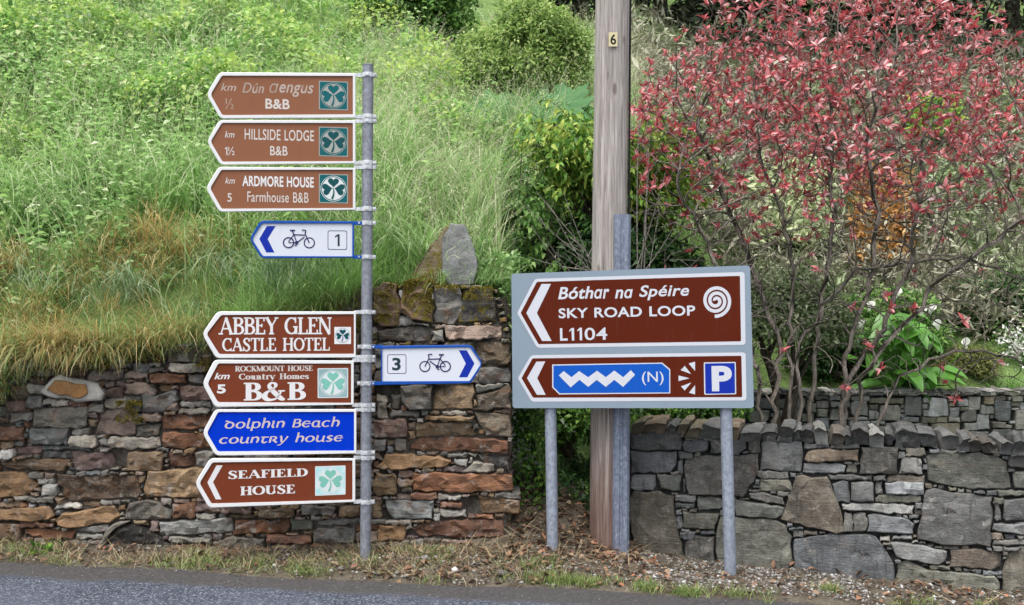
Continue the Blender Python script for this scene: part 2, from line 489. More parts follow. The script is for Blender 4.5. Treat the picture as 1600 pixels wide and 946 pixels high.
def stone_mesh(poly, cell, amp, edge, depth, bulge, seed, tilt=0.02):
    """poly: (u, z) outline in metres. Returns verts (u, d, z) with d towards the viewer, and faces."""
    us = [p[0] for p in poly]; zs = [p[1] for p in poly]
    cu, cz = sum(us) / len(us), sum(zs) / len(zs)
    wu, wz = max(us) - min(us), max(zs) - min(zs)
    out = resample(poly, max(cell * 0.9, min(wu, wz) * 0.3), min(edge * 0.8, 0.007))
    ring = shrink(out, min(edge, 0.22 * min(wu, wz)))
    pts = [Vector((p[0], p[1])) for p in ring]; nb = len(pts)
    ins = shrink(ring, cell * 0.45)
    u = min(us) + cell * 0.5
    while u < max(us):
        z = min(zs) + cell * 0.5
        while z < max(zs):
            p = Vector((u + random.uniform(-.3, .3) * cell, z + random.uniform(-.3, .3) * cell))
            inside = False; j = nb - 1
            for i in range(nb):
                a, b = ins[i], ins[j]
                if (a.y > p.y) != (b.y > p.y) and p.x < (b.x - a.x) * (p.y - a.y) / (b.y - a.y) + a.x: inside = not inside
                j = i
            if inside: pts.append(p)
            z += cell
        u += cell
    res = geometry.delaunay_2d_cdt(pts, [], [list(range(nb))], 1, 1e-6)
    vco, faces, orig = res[0], res[2], res[3]
    if len(faces) == 0 or len(vco) != len(pts):
        vco = pts; faces = [list(range(nb))]
    tu, tz = random.uniform(-tilt, tilt), random.uniform(-tilt, tilt)
    V = []
    for i, p in enumerate(vco):
        q = noise.fractal(Vector((p.x * 9 + seed, p.y * 14, seed * 1.7)), 0.9, 2.1, 4)
        r = noise.cell(Vector((p.x * 22 + seed, p.y * 42, seed)))
        d = amp * q + amp * 0.5 * (r - 0.5) + (p.x - cu) * tu + (p.y - cz) * tz
        k = 1 - (2 * (p.x - cu) / max(wu, .01)) ** 2 * 0.5 - (2 * (p.y - cz) / max(wz, .01)) ** 2 * 0.5
        d += bulge * max(k, 0)
        if i < nb: d -= edge * 0.25 * random.random()
        V.append((p.x, d, p.y))
    Fc = [tuple(f) for f in faces]
    n0 = len(V)
    for i, p in enumerate(out):                       # rounded arris
        V.append((p[0], V[i][1] - edge * (0.8 + 0.5 * random.random()), p[1]))
    n1 = len(V)
    for p in out:
        V.append((p[0] + (cu - p[0]) * 0.06, -depth, p[1] + (cz - p[1]) * 0.06))
    for i in range(nb):
        j = (i + 1) % nb
        Fc.append((i, j, n0 + j, n0 + i)); Fc.append((n0 + i, n0 + j, n1 + j, n1 + i))
    # outward winding: front faces must look towards +d
    a = sum(out[i][0] * out[(i + 1) % nb][1] - out[(i + 1) % nb][0] * out[i][1] for i in range(nb))
    return V, Fc, a

class Face:
    """a vertical wall face through two ground points; (u, z) coordinates along it"""
    def __init__(self, A, B):
        self.A = Vector((A[0], A[1], 0)); d = Vector((B[0] - A[0], B[1] - A[1], 0)); self.len = d.length
        self.e = d.normalized(); self.nc = Vector((self.e.y, -self.e.x, 0))       # towards the road
    def uz(self, px, py):
        C = Vector((0, 0, CAMZ)); r = Vector(((px - CX) / F, 1, -(py - HY) / F))
        t = (self.A - C).dot(self.nc) / r.dot(self.nc); p = C + r * t
        return ((p - self.A).dot(self.e), p.z)
    def w(self, u, d, z):
        p = self.A + self.e * u + self.nc * d; return (p.x, p.y, z)

def add_stone(face, poly_px, key, mat, parent, name='stone', cell=0.028, amp=0.006, edge=0.009, depth=0.16, bulge=0.006, proud=0.012, tilt=0.03, inset=0.0, warp=0.0, gain=1.0, sat=1.0):
    if warp:
        q = resample([tuple(p) for p in poly_px], 11, 0.5)
        poly_px = [(p.x + warp * noise.noise(Vector((p.x / 22, p.y / 14, 3.1))) + warp * 0.5 * noise.noise(Vector((p.x / 9, p.y / 9, 7.7))),
                    p.y + warp * 0.8 * noise.noise(Vector((p.x / 22, p.y / 14, 11.3))) + warp * 0.4 * noise.noise(Vector((p.x / 9, p.y / 9, 17.7)))) for p in q]
    poly = [face.uz(*p) for p in poly_px]
    if inset: poly = shrink(poly, inset)
    seed = random.uniform(0, 90)
    V, Fc, a = stone_mesh(poly, cell, amp, edge, depth, bulge, seed, tilt)
    pr = random.uniform(-proud, proud)
    W = [face.w(v[0], v[1] + pr, v[2]) for v in V]
    c = PAL[key]; gy = (c[0] + c[1] + c[2]) / 3; c = tuple(gy + (q - gy) * sat for q in c); k = random.uniform(0.84, 1.14) * gain; wm = random.uniform(-4, 4)
    j = [max(8, min(250, ch * k + wm * (1, 0.2, -1)[q])) for q, ch in enumerate(c)]
    o = build(name, W, Fc, mat, parent, smooth=24, color=srgb(*j))
    me = o.data
    bm = bmesh.new(); bm.from_mesh(me); bmesh.ops.recalc_face_normals(bm, faces=bm.faces)
    # make sure the front looks at the road
    s = 0.0
    for f in bm.faces: s += f.normal.dot(face.nc) * f.calc_area()
    if s < 0: bmesh.ops.reverse_faces(bm, faces=bm.faces)
    bm.to_mesh(me); bm.free()
    return o

def rect(x0, y0, x1, y1, j=1.3):
    r = lambda: random.uniform(-j, j)
    w, h = x1 - x0, y1 - y0
    pts = [(x0 + r(), y0 + r()), (x1 + r(), y0 + r()), (x1 + r(), y1 + r()), (x0 + r(), y1 + r())]
    if w > 22 and h > 9:                    # knock off a corner or two
        c = random.randrange(4); q = []
        for i, p in enumerate(pts):
            if i == c or random.random() < 0.22:
                a = Vector(pts[i - 1]); b = Vector(pts[(i + 1) % 4]); v = Vector(p)
                q += [tuple(v.lerp(a, min(0.4, random.uniform(2, 6) / max((v - a).length, 1)))), tuple(v.lerp(b, min(0.4, random.uniform(2, 6) / max((v - b).length, 1))))]
            else: q.append(p)
        pts = q
    return pts

def inpoly(X, Y, poly):
    inside = np.zeros(X.shape, bool); n = len(poly); j = n - 1
    for i in range(n):
        xi, yi = poly[i]; xj, yj = poly[j]
        if yi != yj:
            inside ^= ((yi > Y) != (yj > Y)) & (X < (xj - xi) * (Y - yi) / (yj - yi) + xi)
        j = i
    return inside

def fillers(region, polys, box, passes, cellpx=1.5, holes=()):
    """rectangles that fill what the traced stones leave open"""
    x0, y0, x1, y1 = box
    gx = np.arange(x0, x1, cellpx) + cellpx / 2; gy = np.arange(y0, y1, cellpx) + cellpx / 2
    X, Y = np.meshgrid(gx, gy)
    free = inpoly(X, Y, region)
    for p in list(polys) + list(holes):
        free &= ~inpoly(X, Y, p)
    f2 = free.copy(); f2[:, 1:] &= free[:, :-1]; f2[1:, :] &= free[:-1, :]; free = f2
    out = []
    ny, nx = free.shape
    for (wmin, wmax, hmin, hmax, prob) in passes:
        for r in range(ny - 1, -1, -1):
            c = 0
            while c < nx:
                if not free[r, c]: c += 1; continue
                if random.random() > prob: c += 3; continue
                wt = random.uniform(wmin, wmax) / cellpx; ht = random.uniform(hmin, hmax) / cellpx
                cw = 1
                while c + cw < nx and cw < wt and free[r, c + cw]: cw += 1
                chh = 1
                while r - chh >= 0 and chh < ht and free[r - chh, c:c + cw].all(): chh += 1
                if cw * cellpx >= wmin and chh * cellpx >= hmin:
                    out.append((x0 + c * cellpx, y0 + (r - chh + 1) * cellpx, x0 + (c + cw) * cellpx, y0 + (r + 1) * cellpx))
                    free[max(0, r - chh):r + 2, max(0, c - 1):c + cw + 1] = False
                    c += cw
                else: c += 1
    return out

# ---- right wall: coursed grey slate with a cope of stones on edge
RA, RB = (0.805, 6.86), (4.95, 5.537)
rface = Face(RA, RB)
right_wall = thing('stone_wall', (2.2, 6.5, 0.0), 'grey slate roadside wall topped by a row of upright coping stones, on the right', 'stone wall')
R = [
 ((984,676,1066,704),'A'),((1067,689,1106,707),'A'),([(1109,708),(1111,688),(1167,688),(1165,700),(1154,711)],'A'),((1169,687,1188,710),'A'),
 ([(984,706),(1057,706),(1057,728),(1047,738),(985,741)],'S'),((1060,707,1081,718),'S'),((1059,720,1065,742),'S'),
 ([(1069,719),(1086,713),(1186,710),(1185,732),(1178,754),(1160,777),(1075,774),(1070,747)],'A'),
 ((985,742,1024,767),'S'),([(1026,741),(1064,743),(1062,769),(1032,764)],'N'),((1066,750,1070.5,771),'S'),
 ([(983,776),(990,769),(1031,769),(1053,776),(1054,802),(1061,839),(1068,861),(1069,888),(995,888),(987,841),(983,811)],'V'),
 ((1055,775,1087,785),'S'),((1055,787,1084,795),'S'),((1056,797,1065,805),'S'),([(1066,801),(1124,804),(1115,828),(1066,825)],'N'),((1056,807,1064,827),'S'),
 ((1089,778,1130,799),'N'),((1063,831,1087,845),'S'),((1095,830,1116,836),'S'),([(1071,848),(1085,838),(1115,839),(1117,894),(1070,892)],'A'),
 ([(1118,840),(1126,806),(1150,808),(1214,814),(1228,822),(1236,838),(1237,875),(1227,906),(1140,902),(1119,897)],'N'),
 ([(1150,781),(1180,785),(1226,793),(1222,805),(1212,812),(1150,806)],'N'),([(1170,770),(1185,769),(1224,778),(1226,790),(1180,783),(1170,779)],'S'),
 ((1187,750,1236,768),'N'),((1183,738,1232,749),'S'),([(1190,691),(1254,692),(1253,738),(1188,736)],'S'),((1256,693,1296,701),'S'),((1298,694,1343,701),'S'),
 ([(1262,703),(1341,703),(1342,721),(1264,723),(1255,719)],'T'),((1256,725,1320,740),'C'),((1323,726,1340,740),'N'),
 ([(1346,697),(1404,699),(1402,741),(1343,740)],'A'),
 ([(1243,743),(1292,745),(1301,762),(1314,792),(1321,831),(1306,833),(1260,824),(1217,812),(1228,792),(1236,765)],'E'),
 ((1294,743,1362,751),'S'),((1364,743,1384,751),'S'),((1386,744,1445,755),'E'),((1302,754,1328,785),'S'),((1330,753,1365,783),'C'),((1369,753,1379,772),'C'),
 ((1382,754,1443,773),'C'),((1368,775,1440,786),'N'),([(1315,788),(1330,786),(1400,788),(1429,791),(1426,805),(1380,803),(1318,797)],'L'),
 ((1319,802,1331,831),'C'),((1333,803,1354,832),'C'),([(1356,805),(1384,806),(1420,812),(1430,822),(1428,835),(1358,833)],'C'),((1374,838,1391,846),'L'),((1394,838,1426,845),'L'),
 ([(1240,843),(1256,840),(1298,835),(1349,836),(1369,838),(1374,848),(1391,870),(1398,888),(1398,914),(1383,918),(1315,924),(1253,914),(1239,910)],'S'),
 ([(1390,847),(1427,849),(1481,862),(1478,878),(1466,883),(1400,872)],'C'),([(1485,861),(1524,858),(1566,867),(1564,887),(1549,892),(1485,886)],'T'),
 ([(1401,883),(1419,878),(1451,890),(1525,898),(1552,900),(1561,910),(1563,940),(1530,938),(1440,928),(1405,922)],'N'),
 ([(1574,864),(1602,860),(1650,862),(1650,955),(1568,946),(1566,900)],'V'),
 ([(1446,766),(1460,763),(1498,770),(1551,777),(1550,818),(1548,856),(1515,853),(1470,851),(1432,842),(1437,815)],'S'),
 ([(1448,716),(1456,709),(1532,709),(1561,714),(1573,724),(1580,764),(1542,766),(1495,762),(1451,752),(1447,740)],'N'),
 ([(1410,718),(1425,716),(1440,718),(1441,741),(1405,741)],'C'),((1416,700,1446,714),'V'),((1575,711,1650,733),'S'),((1583,737,1650,763),'N'),((1559,768,1650,776),'N'),
 ((1568,781,1650,814),'S'),([(1552,819),(1650,818),(1650,845),(1551,829)],'C'),((1555,788,1565,815),'C'),((1552,843,1650,852),'C'),((1551,854,1567,862),'C')]
def topoly(s): return rect(*s, j=0.8) if isinstance(s, tuple) else s
rpoly = [(topoly(s), k) for s, k in R]
reg = [(982, 674), (1100, 683), (1300, 692), (1400, 698), (1652, 711), (1652, 958), (1560, 946), (1400, 925), (1225, 908), (1100, 898), (983, 890)]
for x0, y0, x1, y1 in fillers(reg, [p for p, k in rpoly], (980, 670, 1662, 960), [(16, 50, 6, 14, 1), (9, 28, 4.5, 12, 1), (6, 16, 4.5, 9, 0.5)]):
    rpoly.append((rect(x0, y0, x1, y1, 0.6), random.choice('SSAACNNE')))
# the wall runs on past the picture's edge
for x0, y0, x1, y1 in fillers([(1654, 712), (2060, 733), (2060, 990), (1654, 960)], [], (1652, 700, 2062, 992), [(60, 130, 28, 70, 0.25), (24, 70, 10, 22, 1), (10, 34, 6, 12, 1)], 2.0):
    rpoly.append((rect(x0, y0, x1, y1, 2.0), random.choice('SSAACNNEV')))
for p, k in rpoly:
    big = (max(q[0] for q in p) - min(q[0] for q in p)) * (max(q[1] for q in p) - min(q[1] for q in p))
    add_stone(rface, p, k, M['stone_right'], right_wall, cell=0.032 if big > 900 else 0.024, amp=0.008 if big < 900 else 0.012, edge=0.007, depth=0.16,
              bulge=0.002 if big < 900 else 0.006, proud=0.013, tilt=0.06, inset=0.001, warp=2.2, gain=1.10, sat=0.55)
# core
cm = MB()

nseg = 12; top = []; 
for i in range(nseg + 1):
    u = rface.len * i / nseg
    top.append(u)
for i in range(nseg):
    u0, u1 = top[i], top[i + 1]
    pts = []
    for u in (u0, u1):
        for d in (-0.045, -0.42):
            for z in (-0.35, 0.80 - 0.012 * u):
                pts.append(rface.w(u, d, z))
    cm.add(pts, [(0, 4, 5, 1), (2, 3, 7, 6), (1, 5, 7, 3)])
cm.add([rface.w(0.0, -0.045, -0.35), rface.w(0.0, -0.42, -0.35), rface.w(0.0, -0.42, 0.80), rface.w(0.0, -0.045, 0.80)], [(0, 1, 2, 3)])
cm.build('wall_core', M['core_right'], right_wall)

# coping: stones on edge, each a wedge of slate reaching back over the wall
def wedge(face, u0, u1, z0, z1, d0, d1, lean, key, mat, parent, name, tip=0.0):
    nz, nd, nu = 4, 5, 3
    bm = bmesh.new()
    V = {}
    seed = random.uniform(0, 99); sk = random.uniform(-0.02, 0.02); rough = random.uniform(0.1, 0.6); twist = random.uniform(-0.06, 0.06)
    for i in range(nu):
        for j in range(nd):
            for k in range(nz):
                if 0 < i < nu - 1 and 0 < j < nd - 1 and 0 < k < nz - 1: continue
                a, b, c = i / (nu - 1), j / (nd - 1), k / (nz - 1)
                u = u0 + (u1 - u0) * a + lean * c + twist * b * 0.5
                d = d0 + (d1 - d0) * b
                z = z0 + (z1 - z0) * c
                rnd = (0.35 * (c > 0.9) + 0.2 * (c < 0.1)) * (0.5 if (a in (0, 1)) else 0)
                u += (0.5 - a) * rnd * (u1 - u0) * 0.7
                if b == 0: d += random.uniform(-0.004, 0.012) - (0.02 if c > 0.9 else 0.0) - tip * c
                z += 0.010 * noise.noise(Vector((u * 14 + seed, d * 9, z * 9))) - (0.012 if (b == 0 and c > 0.9) else 0)
                q = noise.noise_vector(Vector((u * 25 + seed, d * 18, z * 22))) * 0.017
                if b == 0: d += 0.03 * noise.noise(Vector((u * 30 + seed, z * 30, 5)))
                if c > 0.9: z += sk * (a - 0.5); z -= 0.3 * (z1 - z0) * (abs(a - 0.5) * 2) ** 2 * rough
                V[i, j, k] = bm.verts.new(face.w(u + q.x, -d + q.y, z + q.z))
    def q(*ks):
        try: bm.faces.new([V[k] for k in ks])
        except Exception: pass
    for i in range(nu):
        for j in range(nd):
            for k in range(nz):
                if i < nu - 1 and j < nd - 1 and k in (0, nz - 1): q((i,j,k),(i+1,j,k),(i+1,j+1,k),(i,j+1,k))
                if i < nu - 1 and k < nz - 1 and j in (0, nd - 1): q((i,j,k),(i+1,j,k),(i+1,j,k+1),(i,j,k+1))
                if j < nd - 1 and k < nz - 1 and i in (0, nu - 1): q((i,j,k),(i,j+1,k),(i,j+1,k+1),(i,j,k+1))
    bmesh.ops.recalc_face_normals(bm, faces=bm.faces)
    og = ORIGIN[parent.name]
    for v in bm.verts: v.co -= og
    me = bpy.data.meshes.new(name); bm.to_mesh(me); bm.free()
    me.polygons.foreach_set("use_smooth", [True] * len(me.polygons)); me.set_sharp_from_angle(angle=math.radians(35))
    c = PAL[key]; kk = random.uniform(0.8, 1.2)
    return link(name, me, mat, parent, color=srgb(*[min(250, ch * kk) for ch in c]))
px = 984.0
while px < 2055:
    w = random.choice([11, 14, 16, 18, 21, 25, 30, 34]) * random.uniform(0.85, 1.15)
    yb = np.interp(px, [985, 1100, 1200, 1300, 1400, 1500, 1640, 2060], [678, 686, 691, 694, 699, 706, 713, 733])
    yt = np.interp(px, [985, 1100, 1200, 1300, 1400, 1500, 1640, 2060], [652, 660, 664, 668, 671, 680, 686, 704]) + random.uniform(-5, 6)
    u0, zb = rface.uz(px, yb); u1, _ = rface.uz(px + w, yb); _, zt = rface.uz(px, yt)
    left = px < 1130
    wedge(rface, u0 + 0.002, u1 - 0.002, zb + random.uniform(-0.006, 0.008), zt, random.uniform(-0.03, 0.012), random.uniform(0.30, 0.38),
          random.uniform(0.02, 0.05) if left else random.uniform(-0.022, 0.028), random.choice('SSAAACD' if not left else 'VENS'), M['stone_right'], right_wall, 'coping_stone',
          tip=random.uniform(0.02, 0.08))
    px += w

# ---- left wall: rusty dry-stone, no cope
LY = 6.65
lface = Face((-4.6, LY), (0.02, LY))
left_wall = thing('stone_wall', (-1.8, LY + 0.2, 0.05), 'rusty brown dry-stone retaining wall below the grassy bank, on the left', 'stone wall')
L = [
 ([(49,636),(136,637),(133,668),(107,671),(49,667)],'G'),((-4,665,39,687),'R'),((9,643,47,660),'G'),((46,669,106,695),'S'),((108,681,150,698),'P'),
 ([(150,645),(190,641),(213,655),(213,680),(145,680)],'H'),((67,624,106,633),'P'),((137,579,187,595),'H'),((173,567,209,577),'G'),((191,581,228,593),'H'),
 ((141,564,171,577),'B','m'),((129,540,175,561),'W'),((233,585,292,599),'R'),((294,586,318,599),'G'),((264,568,324,583),'P'),((232,575,257,582),'G'),((258,541,316,566),'D'),
 ([(192,600),(228,598),(244,612),(240,618),(192,617)],'H'),([(218,614),(240,619),(278,609),(278,627),(254,645),(218,645)],'G'),((279,603,332,626),'U'),((256,629,278,642),'H'),
 ((224,646,250,660),'H'),([(252,650),(330,648),(336,664),(300,672),(252,672)],'R'),((214,664,249,682),'G'),((168,684,247,702),'P'),((253,676,334,700),'R'),
 ((197,707,255,736),'T'),((263,708,300,730),'R'),((308,704,338,728),'G'),([(233,738),(322,731),(322,778),(228,779),(223,765)],'T'),
 ([(84,742),(165,744),(210,743),(220,770),(213,780),(100,785),(92,765),(85,760)],'B'),
 ([(-4,737),(38,739),(60,760),(38,774),(-4,782)],'O'),((-4,784,34,794),'T'),((64,758,88,775),'P'),((41,776,88,785),'G'),((60,748,82,757),'P'),
 ([(-4,727),(30,717),(108,719),(100,737),(20,736)],'B'),((62,706,112,716),'G'),((20,698,61,711),'U'),((-4,703,19,717),'W'),((114,707,173,735),'U'),((66,697,139,704),'S'),
 ([(-4,796),(80,790),(87,806),(70,813),(-4,814)],'O'),([(88,812),(100,803),(150,793),(178,790),(186,810),(170,818),(110,824),(95,820)],'O'),
 ((33,815,86,824),'R'),([(34,828),(60,826),(115,831),(113,844),(60,842),(36,836)],'R'),((-4,818,33,844),'B'),([(110,826),(168,821),(168,832),(112,834)],'G'),
 ((126,786,155,793),'T'),((85,787,124,797),'W'),
 ([(164,852),(175,829),(196,821),(222,823),(251,840),(272,856),(266,866),(170,866)],'K'),([(154,850),(178,817),(202,817),(190,822),(172,829),(162,852)],'G'),
 ([(192,800),(202,787),(228,781),(255,791),(268,798),(265,812),(194,814)],'G'),((269,787,304,812),'R'),((306,784,396,802),'U'),
 ([(248,818),(270,814),(362,811),(364,831),(330,834),(262,838),(250,833)],'C'),((263,840,329,849),'G'),((276,851,326,864),'R'),((232,815,247,832),'H'),
 ([(368,814),(452,812),(448,832),(369,836)],'R'),((404,797,460,809),'E'),((470,790,523,806),'G'),((529,790,562,809),'T'),((454,812,487,829),'N'),((417,835,487,849),'R'),
 ((424,851,484,862),'T'),((492,812,560,822),'G'),((489,826,552,850),'G'),([(340,846),(362,838),(414,842),(414,864),(342,864)],'D'),((356,804,398,811),'E'),
 ([(584,450),(600,442),(622,446),(624,508),(598,512),(584,500)],'B','m'),([(624,488),(630,450),(650,436),(674,440),(676,503),(642,500)],'B','m'),
 ([(678,450),(718,448),(724,488),(708,508),(679,505)],'G'),([(724,452),(770,449),(777,502),(714,505)],'D','m'),((696,509,783,532),'H'),
 ([(590,518),(612,513),(648,510),(680,512),(672,534),(592,533)],'D'),((674,516,693,534),'C'),((742,536,797,571),'E'),((748,574,797,598),'G'),((613,494,646,510),'W'),
 ([(626,602),(674,602),(675,640),(640,640),(627,626)],'G'),((677,602,740,640),'T'),([(744,618),(770,612),(797,601),(797,640),(748,641)],'E'),([(742,600),(795,599),(770,610),(744,615)],'C'),
 ((588,618,605,652),'P'),((612,616,623,639),'G'),((607,642,656,652),'G'),((665,650,739,658),'T'),((692,643,729,648),'P'),
 ([(738,644),(798,648),(799,683),(757,682),(748,660)],'E'),((583,655,636,684),'U'),([(650,661),(735,660),(747,682),(650,683)],'T'),((583,687,602,705),'G'),((616,687,633,706),'P'),
 ([(636,686),(720,684),(793,688),(795,710),(740,706),(640,705)],'R'),([(588,731),(604,709),(688,712),(705,720),(692,730),(600,735)],'O'),((699,708,744,715),'C'),
 ([(746,712),(796,714),(797,738),(762,728)],'D'),((709,717,730,728),'P'),([(724,737),(741,721),(773,727),(773,738)],'P'),
 ([(645,738),(722,739),(800,743),(802,770),(690,769),(645,766)],'R'),((582,740,622,774),'T'),((643,770,682,781),'R'),
 ([(600,779),(678,783),(677,811),(618,810),(604,795)],'C'),((580,783,595,810),'T'),((685,774,720,782),'W'),((688,785,721,794),'R'),((687,796,729,810),'P'),
 ([(747,775),(812,782),(812,803),(753,803)],'B'),((773,772,813,780),'G'),([(636,829),(678,814),(788,812),(786,842),(714,842),(655,838)],'R'),
 ((590,822,632,846),'O'),((602,812,643,820),'P'),((744,805,771,811),'R'),((687,845,741,857),'H'),((645,812,664,818),'T'),
 ([(520,478),(560,448),(580,446),(582,505),(530,520)],'D','m'),((200,540,252,566),'D','m'),((60,545,120,572),'D','m'),((330,540,420,566),'D','m'),((430,520,520,560),'D','m')]
lpoly = []
for s in L:
    lpoly.append((topoly(s[0]) if not isinstance(s[0], tuple) else rect(*s[0], j=1.2), s[1], len(s) > 2))
regL = [(-90, 590), (50, 590), (60, 572), (128, 545), (330, 540), (520, 480), (560, 446), (776, 446), (797, 520), (800, 690), (803, 770), (812, 775), (812, 803), (790, 808), (788, 862), (-90, 862)]
hole = [[(722, 776), (746, 776), (752, 803), (730, 803)], [(172, 704), (197, 704), (197, 732), (176, 726)], [(584, 600), (625, 600), (625, 614), (584, 614)], [(596, 800), (616, 800), (616, 811), (596, 811)]]
for x0, y0, x1, y1 in fillers(regL, [p for p, k, m_ in lpoly], (-88, 446, 814, 862), [(22, 74, 9, 26, 1), (12, 34, 6, 14, 1), (6, 18, 4.5, 9, 1)], holes=hole):
    lpoly.append((rect(x0, y0, x1, y1, 0.9), random.choice('GGBTRUHPSDE'), y0 < 545))
for p, k, mossy in lpoly:
    area = (max(q[0] for q in p) - min(q[0] for q in p)) * (max(q[1] for q in p) - min(q[1] for q in p))
    right_end = max(q[0] for q in p) > 770
    add_stone(lface, p, k, M['stone_moss'] if mossy else M['stone_black'] if k == 'K' else M['stone_left'], left_wall, cell=0.026 if area > 500 else 0.02, amp=0.022 if area > 500 else 0.013,
              edge=0.008 if k != 'K' else 0.02, depth=0.34 if right_end else 0.2, bulge=0.008, proud=0.03, tilt=0.12, inset=0.0008, warp=3.4, gain=1.13, sat=0.98)
cm = MB()
xsL = np.linspace(-4.6, -0.04, 24)
for a, b in zip(xsL[:-1], xsL[1:]):
    pts = []
    for x in (a, b):
        zt = float(np.interp(x, ZTX, ZTZ)) - 0.03
        for y in (LY + 0.05, LY + 0.5):
            for z in (-0.1, zt): pts.append((x, y, z))
    cm.add(pts, [(0, 4, 5, 1), (2, 3, 7, 6), (1, 5, 7, 3)])
cm.add([(-0.04, LY + 0.05, -0.1), (-0.04, LY + 0.5, -0.1), (-0.04, LY + 0.5, 1.77), (-0.04, LY + 0.05, 1.77)], [(0, 1, 2, 3)])
cm.build('wall_core', M['core'], left_wall)
# end of the wall, seen past the sign: stones stacked on the return
eface = Face((0.015, LY + 0.08), (0.015, LY + 0.62))
zz = 0.02
while zz < 1.72:
    h = random.uniform(0.06, 0.15); u = 0.0
    while u < 0.5:
        w = random.uniform(0.12, 0.3)
        poly = [(u + 0.004, zz), (min(u + w, 0.52), zz), (min(u + w, 0.52), zz + h - 0.008), (u + 0.004, zz + h - 0.008)]
        V, Fc, a = stone_mesh(poly, 0.03, 0.008, 0.008, 0.12, 0.006, random.uniform(0, 90), 0.05)
        nrm = Vector((1, 0, 0)); pr = random.uniform(-0.02, 0.005)
        W = [(0.0 + v[1] + pr, LY + 0.1 + v[0], v[2]) for v in V]
        o = build('stone', W, Fc, M['stone_left'], left_wall, smooth=32, color=srgb(*[c * random.uniform(.85, 1.05) for c in PAL[random.choice('GBTED')]]))
        bm = bmesh.new(); bm.from_mesh(o.data); bmesh.ops.recalc_face_normals(bm, faces=bm.faces); bm.to_mesh(o.data); bm.free()
        u += w
    zz += h

# ---- loose tilted stone on the ledge and the boulder on the wall top
tl = thing('loose_stone', tuple(unproj(110, 628, LY - 0.02)), 'tilted orange stone with white rim resting on the ledge of the brown wall', 'stone')
tf = Face((-4.6, LY - 0.06), (0.02, LY - 0.06))
add_stone(tf, [(63,612),(80,592),(92,587),(150,601),(160,615),(156,627),(120,627),(66,618)], 'W', M['stone_black'], tl, 'rim', cell=0.03, amp=0.006, edge=0.012, depth=0.16, proud=0, gain=1.08)
tf2 = Face((-4.6, LY - 0.085), (0.02, LY - 0.085))
add_stone(tf2, [(72,609),(86,594),(132,601),(136,616),(122,622),(84,616)], 'O', M['stone_black'], tl, 'orange_face', cell=0.03, amp=0.004, edge=0.006, depth=0.05, proud=0, gain=1.12, sat=1.35)

bd = thing('boulder', tuple(unproj(700, 440, LY + 0.1)), 'upright pale grey boulder with a mossy left side on top of the brown wall', 'boulder')
def hull(name, pts, mat, parent, color, sub=3, amp=0.012, seed=3.0):
    bm = bmesh.new()
    for p in pts: bm.verts.new(p)
    r = bmesh.ops.convex_hull(bm, input=bm.verts)
    bmesh.ops.delete(bm, geom=[v for v in bm.verts if not v.link_faces], context='VERTS')
    bmesh.ops.triangulate(bm, faces=bm.faces)
    for _ in range(sub): bmesh.ops.subdivide_edges(bm, edges=bm.edges, cuts=1, use_grid_fill=True)
    bmesh.ops.smooth_vert(bm, verts=bm.verts, factor=0.45, use_axis_x=True, use_axis_y=True, use_axis_z=True)
    bm.normal_update()
    for v in bm.verts:
        v.co += v.normal * amp * noise.fractal(v.co * 9 + Vector((seed, 0, 0)), 0.9, 2.0, 4)
    bmesh.ops.recalc_face_normals(bm, faces=bm.faces)
    og = ORIGIN[parent.name]
    for v in bm.verts: v.co -= og
    me = bpy.data.meshes.new(name); bm.to_mesh(me); bm.free()
    me.polygons.foreach_set("use_smooth", [True] * len(me.polygons)); me.set_sharp_from_angle(angle=math.radians(40))
    return link(name, me, mat, parent, color=color)
Yb = LY + 0.03
def bp(px, py, dy): return unproj(px, py, Yb + dy)
front = [(690,376),(704,349),(726,351),(742,392),(746,420),(738,444),(702,446),(690,425)]
hull('grey_face', [bp(x, y, 0.0) for x, y in front] + [bp(x + 2, y + 4, 0.22) for x, y in front], M['stone_boulder'], bd, srgb(150, 152, 152), 3, 0.010)
side = [(634,450),(650,420),(670,388),(698,352),(712,380),(706,450)]
hull('mossy_flank', [bp(x, y, 0.015) for x, y in side] + [bp(x + 3, y, 0.30) for x, y in side], M['stone_moss'], bd, srgb(140, 126, 100), 3, 0.014, 8.0)

# ---- garden wall further back on the right
GY = 9.1
gface = Face((2.0, GY), (5.9, GY))
garden_wall = thing('stone_wall', (3.8, GY + 0.15, 0.3), 'low pale grey slate garden wall behind the red shrub, further back', 'stone wall')
G = [((1376,633,1407,657),'L'),((1415,620,1441,650),'S'),((1452,623,1481,651),'L'),((1513,620,1532,642),'L'),((1503,642,1527,659),'C'),((1528,648,1548,672),'C'),((1555,627,1579,659),'S'),
     ((1586,642,1625,672),'C'),((1358,641,1373,657),'L'),((1409,652,1436,660),'S'),((1418,661,1450,675),'C'),((1455,662,1500,682),'V'),((1483,652,1500,660),'L'),((1330,627,1356,650),'C'),((1360,622,1412,631),'N')]
gp = [(rect(*s, j=0.7), k) for s, k in G]
for x0, y0, x1, y1 in fillers([(1150, 618), (1660, 618), (1660, 705), (1150, 705)], [p for p, k in gp], (1148, 616, 1662, 706), [(14, 34, 8, 20, 0.6), (9, 24, 4, 8, 1), (5, 12, 3.5, 7, 1)]):
    gp.append((rect(x0, y0, x1, y1, 0.5), random.choice('SSCCLLVN')))
for p, k in gp:
    add_stone(gface, p, k, M['stone_right'], garden_wall, cell=0.045, amp=0.008, edge=0.007, depth=0.15, bulge=0.003, proud=0.012, tilt=0.03, inset=0.001, warp=1.0, gain=1.12, sat=0.6)
px = 1150.0
